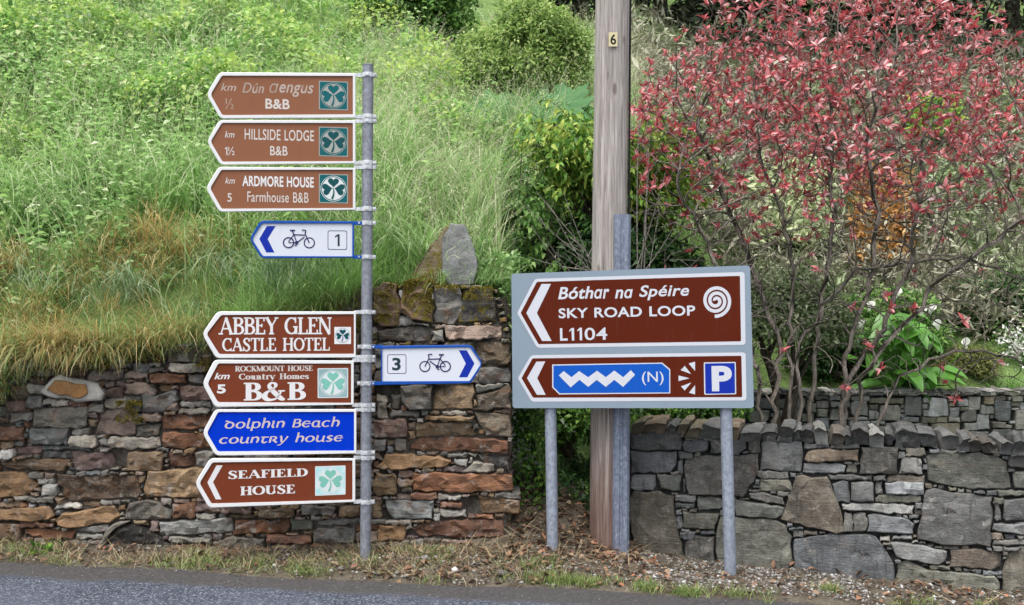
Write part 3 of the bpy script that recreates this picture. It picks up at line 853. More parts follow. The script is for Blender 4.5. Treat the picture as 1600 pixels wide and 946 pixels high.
while px < 1660:
    w = random.uniform(9, 26); yt = 610 + random.uniform(-2, 1.5)
    u0, zb = gface.uz(px, 617.5); u1, _ = gface.uz(px + w, 617.5); _, zt = gface.uz(px, yt)
    wedge(gface, u0 + 0.002, u1 - 0.002, zb, zt, -0.02, 0.3, random.uniform(-0.01, 0.02), random.choice('LLCPSW'), M['stone_right'], garden_wall, 'coping_stone', tip=0.0)
    px += w
MB().box((2.0, GY + 0.05, 0.2), (5.95, GY + 0.32, 0.905)).build('wall_core', M['core_right'], garden_wall)
# ------------------------------------------------------------------ sign making
class Plane:
    """a sign face: (s, v) coordinates on it, d towards the viewer"""
    def __init__(self, px, py, Y, yaw, roll=0.0):
        self.P = unproj(px, py, Y); a = math.radians(yaw); r = math.radians(roll)
        s = Vector((math.cos(a), math.sin(a), 0)); z = Vector((0, 0, 1))
        self.s = s * math.cos(r) + z * math.sin(r); self.v = z * math.cos(r) - s * math.sin(r)
        self.n = Vector((math.sin(a), -math.cos(a), 0))
    def pt(self, px, py):
        C = Vector((0, 0, CAMZ)); r = Vector(((px - CX) / F, 1, -(py - HY) / F))
        t = (self.P - C).dot(self.n) / r.dot(self.n); p = C + r * t - self.P
        return (p.dot(self.s), p.dot(self.v))
    def w(self, s, v, d): return tuple(self.P + self.s * s + self.v * v + self.n * d)

def ccw(poly):
    a = sum(poly[i][0] * poly[(i + 1) % len(poly)][1] - poly[(i + 1) % len(poly)][0] * poly[i][1] for i in range(len(poly)))
    return list(poly) if a > 0 else list(reversed(poly))

def rounded(poly, r, n=4):
    out = []; m = len(poly); rr = r if hasattr(r, '__len__') else [r] * m
    for i in range(m):
        p = Vector(poly[i]); a = Vector(poly[i - 1]); b = Vector(poly[(i + 1) % m])
        k = min(rr[i], (p - a).length * 0.45, (p - b).length * 0.45)
        q0 = p + (a - p).normalized() * k; q1 = p + (b - p).normalized() * k
        for j in range(n + 1):
            t = j / n; out.append(tuple(q0 * (1 - t) ** 2 + p * 2 * t * (1 - t) + q1 * t ** 2))
    return out

def plate(pl, poly, d0, d1, name, mat, parent, bevel=0.0):
    poly = ccw(poly); n = len(poly)
    V = [pl.w(s, v, d1) for s, v in poly] + [pl.w(s, v, d0) for s, v in poly]
    Fc = [tuple(range(n)), tuple(reversed(range(n, 2 * n)))]
    for i in range(n):
        j = (i + 1) % n; Fc.append((i, n + i, n + j, j))
    return build(name, V, Fc, mat, parent)

def ring(pl, outer, inner, d0, d1, name, mat, parent):
    n = len(outer)
    ch = 0.0025
    o2 = [tuple(Vector(o).lerp(Vector(i), 0.16)) for o, i in zip(outer, inner)]
    V = [pl.w(s, v, d0) for s, v in outer] + [pl.w(s, v, d1 - ch) for s, v in outer] + [pl.w(s, v, d1) for s, v in o2] + [pl.w(s, v, d1) for s, v in inner] + [pl.w(s, v, d0) for s, v in inner]
    Fc = []
    for i in range(n):
        j = (i + 1) % n
        for k in range(4): Fc.append((k*n + i, k*n + j, (k+1)*n + j, (k+1)*n + i))
        Fc.append((4*n + i, 4*n + j, j, i))
    o = build(name, V, Fc, mat, parent)
    bm = bmesh.new(); bm.from_mesh(o.data); bmesh.ops.recalc_face_normals(bm, faces=bm.faces); bm.to_mesh(o.data); bm.free()
    return o

def flat(pl, polys, d, name, mat, parent, step=0.00015):
    """flat print: one or more outlines, each a hair above the last"""
    V, Fc = [], []
    for k, poly in enumerate(polys):
        poly = ccw(poly); n = len(V)
        V += [pl.w(s, v, d + k * step) for s, v in poly]; Fc.append(tuple(range(n, n + len(poly))))
    return build(name, V, Fc, mat, parent)

def strip(pts, width):
    """polyline to a ribbon outline of quads; width constant, list, or ('nib', thick, thin)"""
    pts = [Vector(p) for p in pts]; n = len(pts); L, R = [], []
    for i in range(n):
        t = (pts[min(i + 1, n - 1)] - pts[max(i - 1, 0)])
        if t.length < 1e-9: t = Vector((1, 0))
        t.normalize(); nr = Vector((-t.y, t.x))
        if isinstance(width, tuple): w = math.sqrt((width[1] * t.y) ** 2 + (width[2] * t.x) ** 2)
        elif isinstance(width, list):
            f = i / (n - 1) * (len(width) - 1); a = int(min(f, len(width) - 2)); w = width[a] + (width[a + 1] - width[a]) * (f - a)
        else: w = width
        L.append(tuple(pts[i] + nr * w / 2)); R.append(tuple(pts[i] - nr * w / 2))
    return [(R[i], R[i + 1], L[i + 1], L[i]) for i in range(n - 1)]

def arc(cx, cy, rx, ry, a0, a1, n=20):
    return [(cx + rx * math.cos(math.radians(a0 + (a1 - a0) * i / n)), cy + ry * math.sin(math.radians(a0 + (a1 - a0) * i / n))) for i in range(n + 1)]

def spline(P, n=7):
    P = [Vector(p) for p in P]; out = []
    for i in range(len(P) - 1):
        a = P[max(i - 1, 0)]; b = P[i]; c = P[i + 1]; d = P[min(i + 2, len(P) - 1)]
        for j in range(n):
            t = j / n
            out.append(tuple(0.5 * ((2 * b) + (c - a) * t + (2 * a - 5 * b + 4 * c - d) * t * t + (3 * b - a - 3 * c + d) * t ** 3)))
    out.append(tuple(P[-1])); return out

# a drawn serif alphabet (strokes of a broad pen) and a Gaelic round hand
def serif_font(TK, TN):
    nib = ('nib', TK, TN)
    st = lambda x, y0=0.0, y1=1.0, w=TK: ([(x, y0), (x, y1)], w)
    hb = lambda x0, x1, y, w=TN: ([(x0, y), (x1, y)], w)
    sf = lambda x, y, h=0.0: hb(x - TK * 0.5 - 0.075 - h, x + TK * 0.5 + 0.075 + h, TN / 2 if y == 0 else y - TN / 2 if y == 1 else y)
    X = 0.10 + TK / 2
    bowl = lambda x, y0, y1, rx: [hb(X, x, y1 - TN / 2), (arc(x, (y0 + y1) / 2, rx, (y1 - y0 - TN) / 2, 90, -90), nib), hb(X, x, y0 + TN / 2)]
    xh = 0.68
    g = {}
    g['A'] = (0.86, [([(0.08, 0), (0.42, 1)], TN), ([(0.40, 1), (0.76, 0)], TK), hb(0.2, 0.62, 0.34), sf(0.08, 0, -0.02), sf(0.77, 0)])
    g['B'] = (0.74, [st(X)] + bowl(0.38, 0.52, 1, 0.22) + bowl(0.40, 0, 0.55, 0.26) + [hb(0.02, X, 1 - TN / 2), hb(0.02, X, TN / 2)])
    g['C'] = (0.82, [(arc(0.46, 0.5, 0.37, 0.5 - TN / 2, 48, 312, 30), nib), ([(0.72, 0.66), (0.72, 1.0)], TN), ([(0.72, 0.0), (0.74, 0.24)], TN * 0.8)])
    g['D'] = (0.84, [st(X)] + bowl(0.36, 0, 1, 0.38) + [hb(0.02, X, 1 - TN / 2), hb(0.02, X, TN / 2)])
    e = [st(X), hb(0.02, 0.6, 1 - TN / 2), ([(0.60, 0.76), (0.60, 1.0)], TN), hb(X, 0.46, 0.52), ([(0.46, 0.42), (0.46, 0.62)], TN)]
    g['E'] = (0.72, e + [hb(0.02, 0.64, TN / 2), ([(0.64, 0), (0.64, 0.27)], TN)])
    g['F'] = (0.66, e + [sf(X, 0)])
    g['G'] = (0.88, g['C'][1][:2] + [st(0.74, 0.02, 0.44), hb(0.56, 0.86, 0.44)])
    g['H'] = (0.94, [st(X), st(0.94 - X), hb(X, 0.94 - X, 0.52)] + [sf(x, y) for x in (X, 0.94 - X) for y in (0, 1)])
    g['I'] = (0.40, [st(0.2), sf(0.2, 0), sf(0.2, 1)])
    g['K'] = (0.86, [st(X), ([(X + 0.02, 0.42), (0.66, 1.0)], TN), ([(0.34, 0.62), (0.74, 0)], TK), sf(X, 0), sf(X, 1), sf(0.66, 1, -0.02), sf(0.76, 0, -0.02)])
    g['L'] = (0.68, [st(X), hb(0.02, 0.62, TN / 2), ([(0.62, 0), (0.62, 0.28)], TN), sf(X, 1)])
    g['M'] = (1.06, [st(0.13, w=TN), ([(0.14, 1), (0.52, 0.05)], TK), ([(0.52, 0.02), (0.88, 1)], TN), st(0.90), sf(0.12, 0, -0.03), sf(0.90, 0), sf(0.12, 1, -0.03), sf(0.90, 1)])
    g['N'] = (0.90, [st(0.14, w=TN * 1.1), ([(0.14, 1), (0.76, 0)], TK), st(0.76, w=TN * 1.1), sf(0.14, 0, -0.03), sf(0.12, 1, -0.03), sf(0.76, 1, -0.03)])
    g['O'] = (0.90, [(arc(0.45, 0.5, 0.37, 0.5 - TN / 2, 0, 360, 36), nib)])
    g['R'] = (0.84, [st(X)] + bowl(0.38, 0.5, 1, 0.22) + [([(0.40, 0.5), (0.74, 0)], TK), sf(X, 0), hb(0.02, X, 1 - TN / 2), hb(0.66, 0.84, TN / 2)])
    spl = spline([(0.54, 0.80), (0.40, 0.96), (0.22, 0.93), (0.13, 0.76), (0.24, 0.58), (0.44, 0.44), (0.55, 0.25), (0.45, 0.06), (0.26, 0.03), (0.09, 0.2)])
    g['S'] = (0.66, [(spl, [TN, TN * 1.2, TK * 0.9, TK, TK * 0.9, TN * 1.2, TN]), ([(0.55, 0.70), (0.55, 0.98)], TN), ([(0.08, 0.02), (0.08, 0.32)], TN)])
    g['T'] = (0.76, [st(0.38), hb(0.04, 0.72, 1 - TN / 2), ([(0.05, 0.76), (0.05, 1)], TN), ([(0.71, 0.76), (0.71, 1)], TN), sf(0.38, 0)])
    g['U'] = (0.88, [st(X, 0.3, 1), (arc(0.455, 0.31, 0.455 - X, 0.31 - TN / 2, 180, 360, 18), nib), st(0.91 - X, 0.3, 1, TN * 1.1), sf(X, 1), sf(0.91 - X, 1, -0.03)])
    g['Y'] = (0.80, [([(0.08, 1), (0.41, 0.46)], TK), ([(0.74, 1), (0.40, 0.46)], TN), st(0.40, 0, 0.5), sf(0.08, 1, -0.02), sf(0.72, 1, -0.04), sf(0.40, 0)])
    amp = spline([(0.92, 0.05), (0.78, 0.08), (0.56, 0.34), (0.34, 0.66), (0.28, 0.84), (0.38, 0.97), (0.52, 0.93), (0.54, 0.78), (0.42, 0.62), (0.18, 0.44), (0.09, 0.22), (0.2, 0.05), (0.42, 0.03), (0.62, 0.16), (0.78, 0.52)])
    g['&'] = (0.98, [(amp, [TN, TK, TK, TK * 0.8, TN * 1.6, TN * 1.2, TK * 0.7, TN, TN * 1.2, TK, TK, TN * 1.4, TN, TN]), hb(0.64, 0.92, 0.52)])
    x = 0.09 + TK / 2
    g['o'] = (0.62, [(arc(0.31, xh / 2, 0.23, xh / 2 - TN / 2, 0, 360, 26), nib)])
    g['u'] = (0.68, [st(x, 0.2, xh), (arc(0.33, 0.22, 0.33 - x, 0.22 - TN / 2, 180, 330, 12), nib), st(0.66 - x, 0, xh), hb(0.0, x, xh - TN / 2), hb(0.4, 0.66 - x, xh - TN / 2), hb(0.66 - x, 0.72, TN / 2)])
    arch = lambda a, b: [(arc((a + b) / 2, xh - 0.24, (b - a) / 2, 0.24 - TN / 2, 165, 0, 12), nib), st(b, 0, xh - 0.22), sf(b, 0, -0.02)]
    g['n'] = (0.72, [st(x, 0, xh), hb(0.0, x, xh - TN / 2), sf(x, 0, -0.02)] + arch(x, 0.72 - x))
    g['m'] = (1.06, [st(x, 0, xh), hb(0.0, x, xh - TN / 2), sf(x, 0, -0.02)] + arch(x, 0.53) + arch(0.53, 1.06 - x))
    g['r'] = (0.54, [st(x, 0, xh), hb(0.0, x, xh - TN / 2), sf(x, 0), (arc(0.36, xh - 0.22, 0.2, 0.2, 170, 50, 10), [TN, TN, TK])])
    g['t'] = (0.46, [st(0.2, 0.12, 0.9), hb(0.04, 0.42, xh - TN / 2), (arc(0.32, 0.16, 0.12, 0.14, 180, 300, 8), nib)])
    g['e'] = (0.60, [(arc(0.31, xh / 2, 0.23, xh / 2 - TN / 2, 10, 320, 26), nib), hb(0.1, 0.52, xh * 0.54)])
    g['s'] = (0.52, [([(p[0] * 0.8, p[1] * xh) for p in spl], [TN, TN, TK * 0.8, TK, TK * 0.8, TN, TN]), ([(0.43, xh * .7), (0.43, xh * .98)], TN), ([(0.07, 0.01), (0.07, xh * .32)], TN)])
    g['y'] = (0.68, [([(0.08, xh), (0.36, 0.02)], TK), ([(0.60, xh), (0.30, -0.22), (0.14, -0.26)], TN), sf(0.1, xh, -0.03), sf(0.58, xh, -0.05)])
    g[' '] = (0.50, [])
    return g

def gaelic_font():
    nib = ('nib', 0.15, 0.075); W = 0.13; xh = 0.68
    g = {}
    o = (arc(0.42, xh / 2, 0.32, xh / 2 - 0.03, 0, 360, 30), nib)
    g['o'] = (0.86, [o])
    g['d'] = (0.90, [o, (spline([(0.02, 0.70), (0.06, 0.80), (0.22, 0.74), (0.44, 0.66), (0.62, 0.52), (0.74, 0.36)]), 0.09)])
    g['l'] = (0.40, [(spline([(0.10, 0.98), (0.16, 0.94), (0.16, 0.3), (0.2, 0.06), (0.40, 0.04)]), W)])
    g['p'] = (0.86, [([(0.16, xh + 0.02), (0.16, -0.30)], W), (arc(0.44, xh / 2, 0.30, xh / 2 - 0.03, 160, -160, 24), nib)])
    arch = [(spline([(0.16, 0.40), (0.30, 0.62), (0.52, 0.65), (0.66, 0.48), (0.66, 0.18), (0.60, 0.02)]), [0.07, 0.08, 0.12, 0.15, 0.14, 0.08])]
    g['h'] = (0.82, [(spline([(0.08, 0.98), (0.16, 0.96), (0.16, 0.0)]), W)] + arch)
    g['n'] = (0.82, [([(0.16, xh), (0.16, 0.0)], W)] + arch)
    g['i'] = (0.38, [(spline([(0.06, 0.62), (0.16, 0.66), (0.16, 0.12), (0.32, 0.03)]), W)])
    g['B'] = (0.80, [([(0.14, 0), (0.14, 0.86)], W), (arc(0.40, 0.66, 0.22, 0.19, 90, -90, 14), nib), ([(0.1, 0.85), (0.42, 0.85)], 0.07), ([(0.14, 0.46), (0.44, 0.46)], 0.07),
                     (arc(0.42, 0.24, 0.28, 0.22, 90, -90, 14), nib), ([(0.1, 0.03), (0.44, 0.03)], 0.07)])
    g['e'] = (0.82, [(arc(0.42, xh / 2, 0.32, xh / 2 - 0.03, 40, 322, 28), nib), ([(0.14, 0.34), (0.78, 0.40)], 0.07)])
    g['c'] = (0.78, [(arc(0.42, xh / 2, 0.32, xh / 2 - 0.03, 45, 318, 28), nib)])
    g['a'] = (0.86, [(arc(0.38, xh / 2, 0.28, xh / 2 - 0.03, 20, 340, 26), nib), (spline([(0.62, xh), (0.64, 0.14), (0.72, 0.02), (0.86, 0.06)]), [W, W, 0.08])])
    g['u'] = (0.86, [(spline([(0.06, 0.64), (0.14, 0.66), (0.14, 0.22), (0.30, 0.04), (0.50, 0.08), (0.66, 0.26)]), [0.08, W, W, 0.09, 0.07]), (spline([(0.68, xh), (0.68, 0.1), (0.84, 0.03)]), [W, W, 0.07])])
    g['t'] = (0.70, [([(0.02, xh - 0.04), (0.68, xh - 0.04)], 0.085), (spline([(0.30, xh), (0.22, 0.3), (0.28, 0.06), (0.46, 0.03), (0.62, 0.14)]), [W, W, W, 0.07])])
    g['R'] = (0.80, [([(0.14, 0), (0.14, xh + 0.02)], W), (arc(0.36, 0.50, 0.22, 0.17, 100, -90, 14), nib), ([(0.1, 0.68), (0.38, 0.68)], 0.07), ([(0.34, 0.34), (0.74, 0.0)], W)])
    g['y'] = (0.80, [(spline([(0.06, 0.64), (0.16, 0.66), (0.30, 0.12), (0.40, 0.06)]), W), (spline([(0.72, xh), (0.46, 0.06), (0.22, -0.26), (0.02, -0.28)]), [W, 0.08, 0.08, 0.06])])
    g['s'] = (0.66, [(spline([(0.56, 0.58), (0.36, 0.66), (0.15, 0.52), (0.30, 0.36), (0.52, 0.20), (0.34, 0.03), (0.06, 0.08)]), [0.07, 0.1, 0.14, 0.15, 0.14, 0.1, 0.07])])
    g[' '] = (0.55, [])
    return g
FONT_ROMAN, FONT_BOLD, FONT_GAELIC = serif_font(0.18, 0.085), serif_font(0.23, 0.08), gaelic_font()

def pen_text(pl, font, text, box, d, mat, parent, slant=0.0, gap=0.04, name='lettering', wmul=1):
    """box = pixel rectangle on the photograph: baseline to cap height"""
    (s0, v0), (s1, v1) = pl.pt(box[0], box[3]), pl.pt(box[2], box[1])
    tot = sum(font[c][0] + gap for c in text) - gap + slant
    kx, ky = (s1 - s0) / tot, v1 - v0
    V, Fc = [], []; x = 0.0
    for ch in text:
        w, strokes = font[ch]
        for k, (pts, wd) in enumerate(strokes):
            n = len(V); quads = strip(pts, wd if wmul == 1 else (wd[0], wd[1] * wmul, wd[2] * wmul) if isinstance(wd, tuple) else [w_ * wmul for w_ in wd] if isinstance(wd, list) else wd * wmul)
            # shared ribbon vertices
            for q, (a, b, c, e) in enumerate(quads):
                if q == 0: V += [pl.w(s0 + (x + p[0] + slant * p[1]) * kx, v0 + p[1] * ky, d + 0.00012 * k) for p in (a, e)]
                V += [pl.w(s0 + (x + p[0] + slant * p[1]) * kx, v0 + p[1] * ky, d + 0.00012 * k) for p in (b, c)]
                Fc.append((n + 2*q, n + 2*q + 2, n + 2*q + 3, n + 2*q + 1))
        x += w + gap
    return build(name, V, Fc, mat, parent)

_tc = bpy.data.curves.new('lettering_curve', 'FONT'); _to = bpy.data.objects.new('lettering_curve', _tc); COL.objects.link(_to)
def sans(pl, text, box, d, mat, parent, bold=0.012, shear=0.0, name='lettering', ref=None):
    """built-in sans letters fitted to a pixel rectangle; the rectangle spans the ink of `ref` vertically (default: the text)"""
    _tc.body = text; _tc.offset = bold; _tc.shear = shear; _tc.size = 1.0; _tc.space_character = 1.05; _tc.space_word = 1.15; _tc.resolution_u = 6
    me = bpy.data.meshes.new_from_object(_to.evaluated_get(bpy.context.evaluated_depsgraph_get()))
    P = [(v.co.x, v.co.y) for v in me.vertices]; faces = [tuple(p.vertices) for p in me.polygons]
    bpy.data.meshes.remove(me)
    if ref == 'cap': lo, hi = -0.5 * bold, 0.69 + bold
    else: lo, hi = min(p[1] for p in P), max(p[1] for p in P)
    xl, xr = min(p[0] for p in P), max(p[0] for p in P)
    (s0, v0), (s1, v1) = pl.pt(box[0], box[3]), pl.pt(box[2], box[1])
    V = [pl.w(s0 + (x - xl) / (xr - xl) * (s1 - s0), v0 + (y - lo) / (hi - lo) * (v1 - v0), d) for x, y in P]
    return build(name, V, faces, mat, parent)

def one(pl, box, d, mat, parent, w=0.42):
    (s0, v0), (s1, v1) = pl.pt(box[0], box[3]), pl.pt(box[2], box[1]); k = s1 - s0; h = v1 - v0; a = s1 - k * w
    flat(pl, [[(a, v0), (s1, v0), (s1, v1), (a, v1)], [(s0, v1 - h * 0.30), (s0, v1 - h * 0.18), (a - k * 0.0, v1), (a, v1 - h * 0.17)]], d, 'lettering', mat, parent, 0)

def crop(ox, oy, k): return lambda pts: [(ox + x / k, oy + y / k) for x, y in pts]
def P2(pl, pts): return [pl.pt(*p) for p in pts]
def boxpx(c, x0, y0, x1, y1):
    a = c([(x0, y0), (x1, y1)]); return (*a[0], *a[1])

def heart(cx, cy, r, ang):
    out = []
    for i in range(28):
        t = 2 * math.pi * i / 28
        x = 16 * math.sin(t) ** 3; y = 13 * math.cos(t) - 5 * math.cos(2 * t) - 2 * math.cos(3 * t) - math.cos(4 * t)
        x, y = x / 17, (y + 17) / 30          # tip at the origin, lobes up
        ca, sa = math.cos(ang), math.sin(ang)
        out.append((cx + r * (x * 0.58 * ca - y * sa), cy + r * (x * 0.58 * sa + y * ca)))
    return out

def badge(pl, b, d, parent, sq, disc, leaf, rim=None, round_r=0.006, ringed=True):
    (s0, v0), (s1, v1) = pl.pt(b[0], b[3]), pl.pt(b[2], b[1])
    if rim: flat(pl, [rounded([(s0, v0), (s1, v0), (s1, v1), (s0, v1)], round_r)], d, 'badge_rim', rim, parent); k = (s1 - s0) * 0.03
    else: k = 0
    flat(pl, [rounded([(s0 + k, v0 + k), (s1 - k, v0 + k), (s1 - k, v1 - k), (s0 + k, v1 - k)], round_r)], d + 0.0004, 'badge', sq, parent)
    cx, cy, r = (s0 + s1) / 2, (v0 + v1) / 2, min(s1 - s0, v1 - v0) / 2
    if ringed:
        flat(pl, [strip(arc(cx, cy, r * 0.88, r * 0.88, 0, 360, 48), r * 0.035)[i] for i in range(48)], d + 0.0008, 'badge_ring', disc if sq is not M['white'] else leaf, parent, 0)
    flat(pl, [arc(cx, cy, r * 0.80, r * 0.80, 0, 352, 44)], d + 0.0008, 'badge_disc', disc, parent)
    c0 = cy + r * 0.02
    polys = [heart(cx, c0 + r * 0.03, r * 0.70, 0), heart(cx - r * 0.04, c0 + r * 0.02, r * 0.74, math.radians(102)), heart(cx + r * 0.04, c0 + r * 0.02, r * 0.74, math.radians(-102))]
    stem = strip(spline([(cx, c0), (cx + r * 0.02, c0 - r * 0.35), (cx - r * 0.10, c0 - r * 0.74)], 6), [r * 0.06, r * 0.10, r * 0.14])
    flat(pl, polys + stem, d + 0.0012, 'shamrock', leaf, parent)

def bicycle(pl, b, d, mat, parent, flip=False):
    (s0, v0), (s1, v1) = pl.pt(b[0], b[3]), pl.pt(b[2], b[1])
    k = s1 - s0; h = v1 - v0
    def T(x, y): return (s0 + ((1 - x) if flip else x) * k, v0 + y * h)
    polys = []
    R = 0.17 * k; w = 0.038 * k
    def circ(cx, cy, r, ww): polys.extend(strip(arc(*T(cx, cy), r, r, 0, 360, 32), ww))
    ry = R / h + 0.02
    circ(0.175, ry, R * 0.94, w); circ(0.825, ry, R * 0.94, w)
    bb = (0.57, 0.30)
    lines = [([(0.175, ry), (0.31, 0.78)], .9), ([(0.31, 0.70), (0.66, 0.72)], .9), ([(0.33, 0.60), bb], .9), ([(0.66, 0.76), bb], .8), ([(0.66, 0.72), (0.80, 0.42)], .8),
             ([(0.825, ry), bb], .7), ([(0.80, 0.46), (0.825, ry)], .6), ([(0.66, 0.72), (0.71, 0.92)], .9), ([(0.62, 0.94), (0.78, 0.94)], 1.2),
             ([(0.31, 0.78), (0.28, 0.95)], .9), ([(0.28, 0.95), (0.40, 0.97), (0.39, 0.91)], .9), ([bb, (0.60, 0.16)], .7), ([(0.57, 0.15), (0.64, 0.15)], .7)]
    for pts, kk in lines: polys.extend(strip([T(*p) for p in pts], w * kk))
    circ(*bb, R * 0.26, w * 0.7)
    flat(pl, polys, d, 'bicycle_symbol', mat, parent, 0.00003)

def boxed_number(pl, b, nb, num, d, parent):
    (s0, v0), (s1, v1) = pl.pt(b[0], b[3]), pl.pt(b[2], b[1])
    o = rounded([(s0, v0), (s1, v0), (s1, v1), (s0, v1)], 0.014, 5); t = 0.004
    i = rounded([(s0 + t, v0 + t), (s1 - t, v0 + t), (s1 - t, v1 - t), (s0 + t, v1 - t)], 0.011, 5)
    n = len(o); V = [pl.w(*p, d) for p in o] + [pl.w(*p, d) for p in i]
    build('number_box', V, [(k, (k + 1) % n, n + (k + 1) % n, n + k) for k in range(n)], M['navy'], parent)
    if num == '1': one(pl, nb, d, M['dark_print'], parent)
    else: sans(pl, num, nb, d, M['dark_print'], parent, 0.03)

# ------------------------------------------------------------------ fingerpost
PY = 6.34
base_p = unproj(571, 886, PY); top_p = unproj(575, 103, PY)
signpost = thing('signpost', tuple(base_p), 'grey steel post carrying eight left-pointing and one right-pointing finger signs', 'signpost')
pole_r = 0.0355
axis = lambda z: base_p + (top_p - base_p) * ((z - base_p.z) / (top_p.z - base_p.z))
MB().tube([base_p - Vector((0, 0, 0.3))] + [axis(z) for z in np.linspace(base_p.z, top_p.z, 8)], pole_r, 24).build('pole', M['galv_pole'], signpost, smooth=40)
MB().tube([top_p, top_p + Vector((0, 0, 0.006)), top_p + Vector((0, 0, 0.010))], [pole_r + 0.002, pole_r + 0.002, pole_r * 0.7], 24).build('pole_cap', M['galv_pole'], signpost, smooth=40)

def clamp(py, parent):
    z = unproj(571, py, PY).z; c = axis(z); h = 0.014
    m = MB().tube([c + Vector((0, 0, -h)), c + Vector((0, 0, h))], pole_r + 0.004, 24)
    for sx in (-1, 1):
        x = c.x + sx * (pole_r + 0.012)
        m.box((x - 0.010, c.y - 0.016, z - h * 0.85), (x + 0.010, c.y + 0.016, z + h * 0.85))
        m.tube([(x, c.y - 0.030, z), (x, c.y + 0.024, z)], 0.006, 6)
    m.box((c.x - 0.012, c.y - pole_r - 0.010, z - h * 0.6), (c.x + 0.014, c.y - pole_r + 0.004, z + h * 0.6))
    m.build('clamp', M['clamp'], parent)

def finger(c, outer, inner, clamps, face_mat, frame_mat, yaw, label, right=False, straps=True):
    """outer / inner: crop pixel outlines starting at the tip, then the end by the tip at the top, clockwise or not"""
    pl = Plane(571, 500, PY - 0.012, yaw)
    po = P2(pl, c(outer)); pi = P2(pl, c(inner))
    rr = [0.035, 0.025, 0.006, 0.006, 0.025]
    o5 = rounded(po, rr, 4); i5 = rounded(pi, [0.02, 0.012, 0.003, 0.003, 0.012], 4)
    sg = plate(pl, [tuple(Vector(a).lerp(Vector(b), 0.5)) for a, b in zip(o5, i5)], -0.004, 0.006, 'finger_sign', face_mat, signpost)
    sg["label"] = label
    ring(pl, o5, i5, -0.012, 0.014, 'frame', frame_mat, sg)
    # straps that carry the frame to the pole
    for py in clamps:
        clamp(py, sg)
        if straps:
            s0 = pl.pt(c([outer[2]])[0][0], py); s1 = pl.pt(566 if not right else 578, py)
            a, b = sorted((s0[0], s1[0])); hgt = 0.011
            vv = s0[1]
            pts = [(a - 0.01, vv - hgt), (b + 0.01, vv - hgt), (b + 0.01, vv + hgt), (a - 0.01, vv + hgt)]
            plate(pl, pts, -0.010, 0.0105, 'strap', frame_mat if frame_mat is not M['white'] else M['clamp'], sg)
    return pl, sg

c1, c2, c3, c4 = crop(300, 90, 3.64), crop(300, 330, 4.113), crop(300, 550, 3.64), crop(560, 520, 7.273)
D = 0.0066
# 1
pl, sg = finger(c1, [(83,213),(157,87),(930,92),(930,346),(162,350)], [(107,213),(172,106),(915,108),(915,326),(174,331)], (118, 183), M['brown_faded'], M['white'], 9, 'topmost brown finger sign with italic name and weathered grey lettering')
sans(pl, 'km', boxpx(c1, 165, 150, 252, 190), D, M['grey_print'], sg, 0.006, 0.28)
sans(pl, '½', boxpx(c1, 190, 236, 238, 296), D, M['grey_print'], sg, -0.002)
sans(pl, 'Dún', boxpx(c1, 287, 148, 411, 203), D, M['grey_print'], sg, 0.012, 0.28)
sans(pl, 'ɑ', boxpx(c1, 441, 150, 492, 203), D, M['grey_print'], sg, 0.0, 0.28)
sans(pl, 'engus', boxpx(c1, 497, 160, 692, 223), D, M['grey_print'], sg, 0.012, 0.28)
sans(pl, 'B&B', boxpx(c1, 418, 240, 556, 293), D, M['pale_print'], sg, 0.022)
badge(pl, boxpx(c1, 722, 140, 887, 297), D, sg, M['teal'], M['disc_grey'], M['teal'], rim=M['disc_grey'])
# 2
pl, sg = finger(c1, [(85,480),(157,358),(930,360),(930,604),(162,612)], [(107,480),(172,374),(915,375),(915,592),(175,595)], (190, 255), M['brown_faded'], M['white'], 9, 'brown finger sign, second from the top, with narrow capitals')
sans(pl, 'km', boxpx(c1, 187, 421, 243, 456), D, M['pale_print'], sg, 0.010, 0.28)
one(pl, boxpx(c1, 187, 511, 202, 556), D, M['pale_print'], sg)
sans(pl, '½', boxpx(c1, 205, 510, 243, 558), D, M['pale_print'], sg, 0.004)
sans(pl, 'HILLSIDE LODGE', boxpx(c1, 300, 417, 694, 468), D, M['pale_print'], sg, 0.010)
sans(pl, 'B&B', boxpx(c1, 445, 507, 544, 558), D, M['pale_print'], sg, 0.010)
badge(pl, boxpx(c1, 722, 400, 887, 562), D, sg, M['teal'], M['disc_grey'], M['teal_dark'], rim=M['disc_grey'])
# 3
pl, sg = finger(c1, [(80,745),(152,624),(930,630),(930,868),(157,880)], [(104,745),(168,641),(915,640),(915,858),(170,862)], (262, 327), M['brown_faded'], M['white'], 10, 'brown finger sign, third from the top, with bold white capitals over a lighter line')
sans(pl, 'km', boxpx(c1, 189, 684, 245, 718), D, M['pale_print'], sg, 0.010, 0.28)
sans(pl, '5', boxpx(c1, 202, 773, 227, 822), D, M['pale_print'], sg, 0.012)
sans(pl, 'ARDMORE HOUSE', boxpx(c1, 287, 682, 693, 733), D, M['white_print'], sg, 0.026)
sans(pl, 'Farmhouse B&B', boxpx(c1, 315, 770, 663, 822), D, M['pale_print'], sg, 0.004)
badge(pl, boxpx(c1, 722, 667, 887, 828), D, sg, M['teal'], M['disc_white'], M['teal_dark'], rim=M['disc_grey'])
